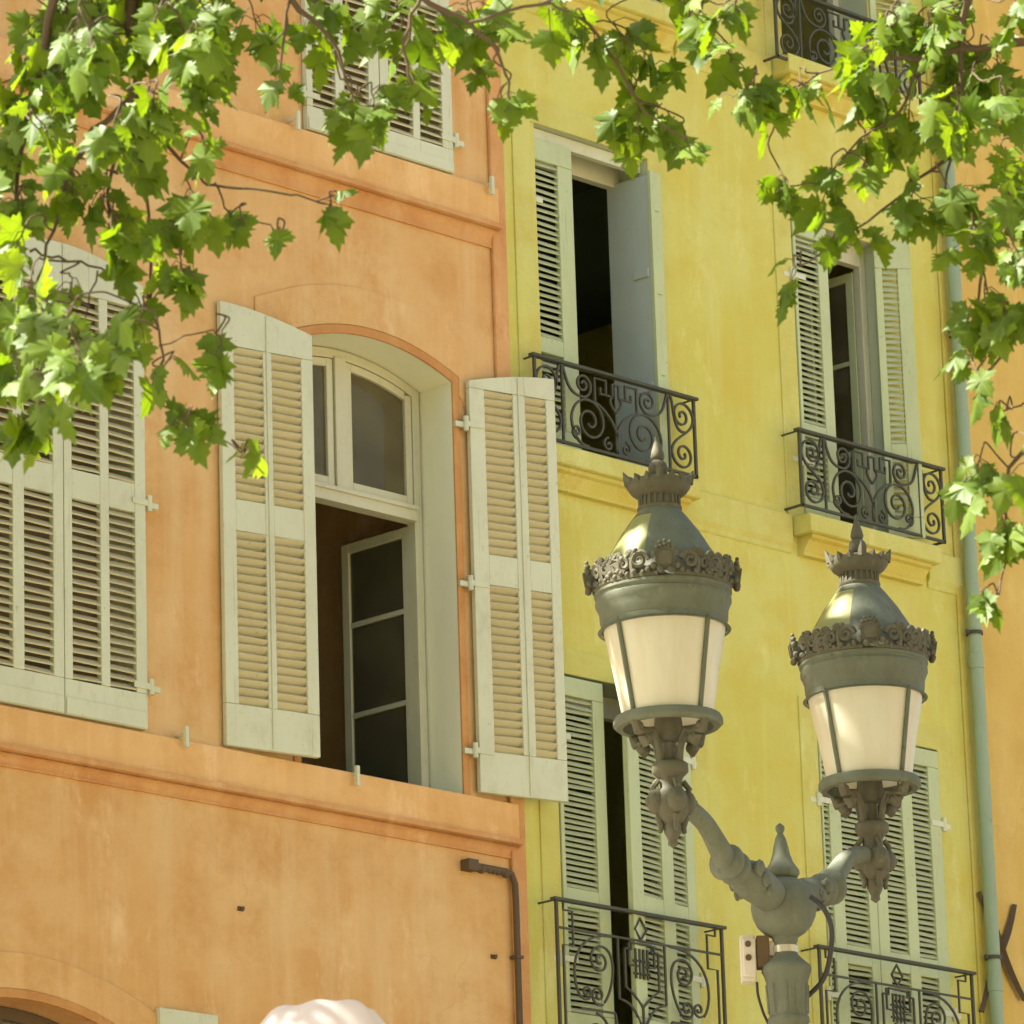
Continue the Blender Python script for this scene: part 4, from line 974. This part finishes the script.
def catmull(P, R, k=3):
    o, r = [], []
    for i in range(len(P) - 1):
        p0 = P[max(0, i - 1)]; p1 = P[i]; p2 = P[i + 1]; p3 = P[min(len(P) - 1, i + 2)]
        for j in range(k):
            t = j / k; o.append(.5 * (2 * p1 + (p2 - p0) * t + (2 * p0 - 5 * p1 + 4 * p2 - p3) * t * t + (3 * p1 - p0 - 3 * p2 + p3) * t ** 3)); r.append(R[i] * (1 - t) + R[i + 1] * t)
    return o + [P[-1]], r + [R[-1]]
BR = []
def cluster(cr, tw, P0, P1, n, spread, shape=OUT, smin=.052, smax=.122, flat=.35, sun=0):
    # leaves along a twig from P0 to P1
    side = (P1 - P0); ln = side.length
    mid = (P0 + P1) / 2 + rv() * ln * .12
    pts = [P0, P0.lerp(mid, .55) + rv() * ln * .03, mid, mid.lerp(P1, .55) + rv() * ln * .03, P1]
    if tw is not None: 
        tw.cur = 1; pre = []
        if BR:
            q = min(BR, key=lambda p: (p - P0).length_squared + (0 if p.z > P0.z - .05 else .15))
            if (q - P0).length < 1.6: pre = [q, q.lerp(P0, .35) + rv() * .03, q.lerp(P0, .7) + rv() * .03]
        sp_, sr_ = catmull(pre + pts, [.003, .0027, .0025][:len(pre)] + [.0024, .0022, .0019, .0016, .001]); tw.tube(sp_, sr_, 5); tw.cur = 0
    for i in range(n):
        t = rnd.uniform(.15, 1); a = pts[min(3, int(t * 4))].lerp(pts[min(4, int(t * 4) + 1)], t * 4 % 1)
        off = rv() * spread * rnd.random() ** .6; off.z -= spread * .25
        base = a + off
        if tw is not None: tw.cur = 1; tw.tube([a, a + off * .5 + Vector((0, 0, .012)), base], .0016, 3, caps=False); tw.cur = 0
        tip = Vector((0, 0, -1)) * rnd.uniform(.3, 1.1) + off.normalized() * .5 + rv() * .45
        if sun and rnd.random() < .85:
            nr = HV + rv() * .4; tip = nr.cross(Vector((1, .4, 0))) * rnd.choice((1, -1)) * .6 + tip * .5
        else: nr = (tocam * rnd.uniform(-.2, 1) + Vector((0, 0, 1)) * rnd.uniform(0, .9) * (1 if rnd.random() < flat else .3) + rv() * .65)
        leaf(cr, base, tip, nr, rnd.uniform(smin, smax), shape, rnd.uniform(.05, .3))
# fringe: px, py, half-width, half-height, leaves, distance, sunny
FR_L = [(60, 20, 80, 45, 80, 12.7, 0), (40, 85, 50, 35, 30, 12.6, 0), (150, 15, 80, 35, 54, 12.4, 0), (228, 55, 45, 45, 12, 12.6, 0), (200, 20, 45, 30, 12, 12.5, 0), (35, 110, 55, 40, 28, 12.4, 0), (120, 105, 60, 40, 26, 12.3, 0), (195, 95, 45, 40, 12, 12.2, 0),
  (25, 155, 40, 25, 14, 12.3, 0), (75, 25, 45, 30, 14, 12.0, 1), (195, 50, 30, 25, 8, 12.0, 1), (150, 150, 35, 30, 8, 12.4, 0), (205, 155, 28, 20, 5, 12.2, 1), (192, 205, 28, 24, 6, 12.3, 0), (175, 238, 22, 12, 4, 12.4, 0), (240, 217, 18, 8, 2, 12.4, 0),
  (112, 190, 25, 32, 7, 12.4, 0), (118, 232, 24, 28, 6, 12.3, 0), (65, 195, 30, 20, 5, 12.5, 0), (15, 215, 22, 25, 9, 12.3, 1), (15, 270, 24, 45, 14, 12.2, 0), (12, 335, 22, 40, 8, 12.4, 0),
  (62, 320, 42, 30, 22, 11.5, 1), (98, 360, 40, 34, 18, 11.45, 1), (60, 385, 34, 24, 8, 11.6, 1), (120, 330, 20, 20, 7, 11.5, 1), (205, 25, 30, 30, 8, 12.2, 1), (38, 415, 34, 30, 11, 12.3, 0), (20, 380, 22, 30, 5, 12.2, 0), (75, 290, 20, 12, 3, 12.4, 0), (113, 268, 16, 22, 4, 12.3, 0), (180, 282, 34, 30, 8, 12.3, 0), (150, 318, 22, 18, 5, 12.3, 1), (222, 340, 16, 18, 3, 12.4, 0),
  (165, 370, 20, 10, 4, 12.2, 1), (182, 430, 28, 20, 7, 12.2, 0), (240, 455, 14, 10, 3, 12.3, 0), (335, 208, 15, 12, 3, 12.3, 1), (284, 238, 9, 4, 1, 12.3, 1), (60, 160, 30, 25, 6, 12.5, 0)]
FR_M = [(258, 30, 34, 30, 10, 12.7, 0), (300, 25, 35, 30, 8, 12.8, 0), (278, 75, 16, 28, 4, 12.8, 0), (335, 98, 48, 20, 20, 12.7, 0), (425, 18, 55, 22, 15, 12.9, 0), (365, 15, 35, 18, 6, 12.9, 0), (410, 85, 30, 20, 7, 12.9, 0), (484, 32, 36, 28, 12, 12.8, 0), (474, 75, 12, 16, 3, 12.8, 0), (510, 100, 16, 22, 4, 12.9, 0), (540, 8, 26, 14, 6, 13, 0), (395, 40, 20, 20, 4, 12.9, 0)]
FR_R = [(605, 45, 36, 26, 17, 13.4, 0), (645, 60, 26, 26, 12, 13.4, 0), (625, 110, 32, 26, 14, 13.3, 0), (660, 122, 22, 14, 4, 13.3, 0), (688, 142, 16, 20, 4, 13.3, 0), (692, 22, 24, 18, 6, 13.2, 0), (742, 12, 26, 14, 6, 13.2, 0), (722, 58, 18, 10, 4, 13.3, 0),
  (748, 92, 30, 16, 8, 13.0, 1), (762, 116, 18, 14, 4, 13.1, 0), (795, 85, 26, 12, 5, 13.2, 0), (788, 188, 18, 18, 5, 13.3, 0), (826, 182, 18, 22, 6, 13.2, 0), (800, 268, 22, 8, 3, 13.2, 1), (850, 236, 34, 12, 9, 13.2, 0), (866, 172, 10, 5, 2, 13.2, 0),
  (850, 62, 42, 18, 12, 13.2, 0), (900, 55, 42, 30, 18, 13.1, 0), (878, 108, 42, 18, 16, 13.1, 0), (930, 130, 34, 30, 18, 13, 0), (960, 40, 44, 34, 20, 13.2, 0), (1002, 90, 34, 40, 16, 13, 0), (945, 190, 34, 24, 12, 13, 0), (1000, 180, 34, 34, 10, 12.9, 0), (905, 195, 30, 12, 7, 13.1, 1),
  (978, 245, 20, 30, 8, 13, 0), (975, 308, 20, 24, 8, 13, 0), (1008, 225, 16, 30, 5, 12.9, 1), (1006, 335, 16, 30, 6, 12.9, 1), (1010, 15, 24, 18, 7, 13, 0), (984, 372, 22, 14, 5, 12.9, 1), (1003, 478, 36, 30, 18, 12.8, 1), (1008, 530, 18, 22, 8, 12.8, 1), (1015, 260, 16, 30, 8, 12.8, 1), (985, 100, 30, 20, 6, 12.8, 1), (991, 602, 10, 14, 3, 12.9, 0), (1002, 412, 16, 6, 2, 12.9, 0),
  (885, 15, 34, 16, 10, 13.2, 0), (940, 0, 50, 16, 12, 13.2, 0), (960, 100, 30, 30, 12, 13.2, 0), (925, 30, 20, 14, 5, 13, 1), (860, 140, 22, 12, 4, 13.2, 0)]
TW_L = [[(135, -60, .022), (131, 20, .016), (138, 62, .012), (130, 100, .009), (95, 130, .007), (70, 175, .006), (52, 230, .004), (36, 290, .003)],
        [(138, 62, .009), (137, 150, .0045), (146, 200, .004), (152, 250, .004), (150, 290, .0035), (161, 345, .003), (163, 385, .003), (176, 415, .002)],
        [(150, 130, .006), (190, 170, .004), (215, 185, .0035), (262, 190, .003), (300, 195, .0025), (330, 205, .002)],
        [(215, 185, .003), (232, 215, .0022), (262, 222, .002), (284, 236, .0015)], [(30, 250, .004), (60, 258, .0035), (100, 270, .003), (130, 290, .002), (150, 320, .002)],
        [(60, -40, .014), (45, 40, .01), (30, 110, .007), (15, 200, .005), (10, 300, .004), (30, 390, .002)],
        [(161, 345, .002), (205, 330, .002), (225, 340, .0015)], [(176, 415, .002), (225, 440, .0018), (242, 450, .0012)], [(130, 100, .006), (110, 190, .004), (118, 230, .003)], [(100, 270, .0025), (85, 320, .002), (100, 360, .002)]]
TW_M = [[(250, -60, .012), (290, 0, .008), (330, 40, .005), (350, 90, .003)], [(380, -60, .012), (420, -5, .008), (470, 25, .006), (500, 60, .004), (510, 100, .003)], [(420, -5, .005), (405, 40, .004), (412, 85, .003)], [(470, 25, .005), (540, 5, .004), (570, 12, .003)], [(290, 0, .004), (280, 70, .003)]]
TW_R = [[(560, 5, .006), (600, 35, .004), (630, 90, .004), (655, 118, .003), (688, 138, .002)], [(720, -50, .008), (700, 10, .005), (690, 30, .003)], [(1040, 40, .014), (990, 45, .012), (940, 54, .009), (890, 60, .006), (845, 62, .003), (790, 88, .003), (745, 95, .002)],
        [(1040, 110, .01), (960, 150, .007), (920, 180, .004), (850, 235, .003), (800, 266, .002)], [(920, 55, .005), (900, 110, .004), (860, 140, .003), (826, 178, .0025), (790, 186, .002)],
        [(1050, 150, .01), (1010, 200, .007), (985, 250, .005), (975, 310, .003)], [(1045, 300, .008), (1015, 340, .005), (985, 372, .003)], [(1050, 430, .008), (1010, 470, .005), (1005, 530, .004), (1003, 570, .003), (992, 600, .002)], [(1024, 405, .003), (1000, 412, .002)], [(980, -50, .012), (960, 40, .008), (962, 100, .005), (945, 190, .003)]]
def polyline(root, pts, d):
    tw = MB()
    P = [atd(x, y, d) for x, y, r in pts]; R = [p[2] for p in pts]; fine = []; fr = []
    for i in range(len(P) - 1):
        p0 = P[max(0, i - 1)]; p1 = P[i]; p2 = P[i + 1]; p3 = P[min(len(P) - 1, i + 2)]
        for j in range(4):
            t = j / 4; fine.append(.5 * (2 * p1 + (p2 - p0) * t + (2 * p0 - 5 * p1 + 4 * p2 - p3) * t * t + (3 * p1 - p0 - 3 * p2 + p3) * t ** 3) + rv() * .006); fr.append((R[i] * (1 - t) + R[i + 1] * t) * 1.0)
    fine.append(P[-1]); fr.append(R[-1]); tw.tube(fine, fr, 6); tw.build('branch', MTWIG, root, smooth=60); BR.extend(fine)
sunny = []
def fringe(lst, cr, tw):
    for (x, y, hw, hh, n, d, s) in lst:
        c = atd(x, y, d); k = d / FPX
        if s: sunny.append(c)
        P0 = atd(x + rnd.uniform(-.6, .6) * hw, y - hh * .9 - 6, d + rnd.uniform(-.15, .15)); P1 = atd(x + rnd.uniform(-.6, .6) * hw, y + hh * .35, d + rnd.uniform(-.15, .15))
        n = max(1, round(n * (.92 if n > 9 else 1.1))); m = max(1, n // 6)
        if m == 1: cluster(cr, tw, P0, P1, n, min(hw, 28) * k, sun=s)
        else:
            for q in range(m):
                ox, oy = rnd.uniform(-1, 1) * hw * .75, rnd.uniform(-1, 1) * hh * .75
                dd = d + rnd.uniform(-.35, .35)
                cluster(cr, tw, atd(x + ox + rnd.uniform(-20, 20), y + oy - 30, dd), atd(x + ox + rnd.uniform(-20, 20), y + oy + 12, dd + rnd.uniform(-.1, .1)), n // m + 1, 27 * k, sun=s)
def tree(name, label, base, crown_c, rads, n_cl, fr, tws, dtw):
    root = thing(name, label, 'tree', base)
    cr = MB(); tw = cr; base = Vector(base); top = Vector(crown_c)
    fork = base.lerp(Vector((base.x, base.y, crown_c[2])), .55)
    tr = MB(); tr.tube([base, base + Vector((.03, .02, 1.2)), fork], [.36, .27, .23], 14)
    trunk = tr.build('trunk', MBARK, root, smooth=60)
    limbs = MB(); ends = []
    for i in range(9):
        a = 2 * PI * i / 9 + .3; e_ = top + Vector((math.cos(a) * rads[0] * .75, math.sin(a) * rads[1] * .75, rnd.uniform(-.1, .7) * rads[2]))
        m_ = fork.lerp(e_, .5) + Vector((0, 0, .5)); pts = [fork, fork.lerp(m_, .5) + rv() * .15, m_, m_.lerp(e_, .5) + rv() * .2, e_]
        bad = False
        for p in pts:
            for s_ in (0, .25):
                x, y, z = proj(p + Vector((0, 0, s_)))
                if z > 1 and -60 < x < 1084 and -60 < y < 1084: bad = True
        if not bad: limbs.tube(pts, [.16, .12, .09, .06, .03], 8); ends.append(pts)
    lead = top - Vector((0, 0, .4)); limbs.tube([fork, fork.lerp(lead, .5) + Vector((.05, .08, .35)), lead], [.2, .16, .1], 10)
    if limbs.v: limbs.build('limb', MBARK, root, smooth=60)
    cnt = 0
    for t in range(n_cl * 3):
        if cnt >= n_cl: break
        v = rv() * rnd.random() ** .4; P = top + Vector((v.x * rads[0], v.y * rads[1], v.z * rads[2]))
        x, y, z = proj(P)
        mg = .85 * FPX / max(z, 3)
        if z > .5 and -mg < x < 1024 + mg and -mg < y < 1100: continue
        if z < 5: continue
        ok = True
        for s_ in sunny:
            q = P - s_; tt = q.dot(SUN)
            if tt > 0 and (q - SUN * tt).length < .95: ok = False; break  # crown parted along the sun's path to the sunny clusters
        if not ok: continue
        cnt += 1
        cluster(cr, None, P, P + rv() * .5 - Vector((0, 0, .2)), 15, .42, LOW, .14, .22)  # unseen upper leaves, added to shade the fringe below
    BR.clear()
    for pl_ in tws:
        polyline(root, pl_, dtw)
        x, y, r_ = pl_[0]
        if y < 0 or x > 1024:                    # the bough that carries this branch, back to the leader
            a = atd(x, y, dtw); q = top - Vector((0, 0, .5)); bo = MB()
            nx = atd(pl_[1][0], pl_[1][1], dtw); dv = (a - nx).normalized()
            bo.tube([a, a + dv * .25 + Vector((0, 0, .12)), a.lerp(q, .45) + Vector((0, 0, .45)), a.lerp(q, .75) + Vector((0, 0, .3)), q], [r_, r_ * 1.2, r_ * 1.8 + .01, r_ * 2 + .02, r_ * 2.2 + .03], 8)
            bo.build('limb', MBARK, root, smooth=60)
    fringe(fr, cr, tw)
    cr.build('crown', [MLEAF, MTWIG], root, recalc=False, smooth=75)
    print(name, 'clusters', cnt, 'verts', len(cr.v))
rh = rt.copy(); rh.z = 0; rh.normalize(); fh = fw.copy(); fh.z = 0; fh.normalize(); C0 = Vector((CAM.x, CAM.y, 0))
for l_ in (FR_L, FR_M, FR_R):
    for it in l_:
        if it[6]: sunny.append(atd(it[0], it[1], it[5]))
tree('plane_tree', 'plane tree with lobed leaves hanging in at the upper left over the orange house', C0 + fh * 12.5 - rh * 4.6, C0 + fh * 13.4 - rh * 2.6 + Vector((0, 0, 8.6)), (4.6, 4.6, 3.4), 400, FR_L + FR_M, TW_L + TW_M, 12.45)
tree('plane_tree', 'plane tree with lobed leaves hanging in at the upper right over the yellow house', C0 + fh * 13.2 + rh * 5.0, C0 + fh * 14.0 + rh * 2.9 + Vector((0, 0, 8.9)), (4.6, 4.6, 3.4), 400, FR_R, TW_R, 13.15)

tree('plane_tree', 'unseen plane tree added to shade the street lamp, its whole crown over the top edge', C0 + fh * 20.5 - rh * 6.4, C0 + fh * 20.3 - rh * 3.2 + Vector((0, 0, 11.2)), (3.8, 4.0, 2.9), 520, [], [], 20)  # added out of view so that its crown keeps sun off the lanterns
# ------------------------------------------------------------------ view
scene.cycles.max_bounces = 6; scene.cycles.diffuse_bounces = 3; scene.cycles.transparent_max_bounces = 6
vs = scene.view_settings; vs.view_transform = 'Standard'; vs.look = 'None'; vs.gamma = 1; vs.exposure = 2.25
print('lantern heights', PL.z, PR.z, 'post', PP.z, 'centre window', cwx1 - cwx0, cws + cwr - cwb, 'sills', sill1, sill2, 'w3', w3z, 'w4', w4z)
print('leaf perp', [round(atd(x, y, 12.5).y, 1) for x, y in ((0, 0), (1000, 500))], 'cam', CAM)
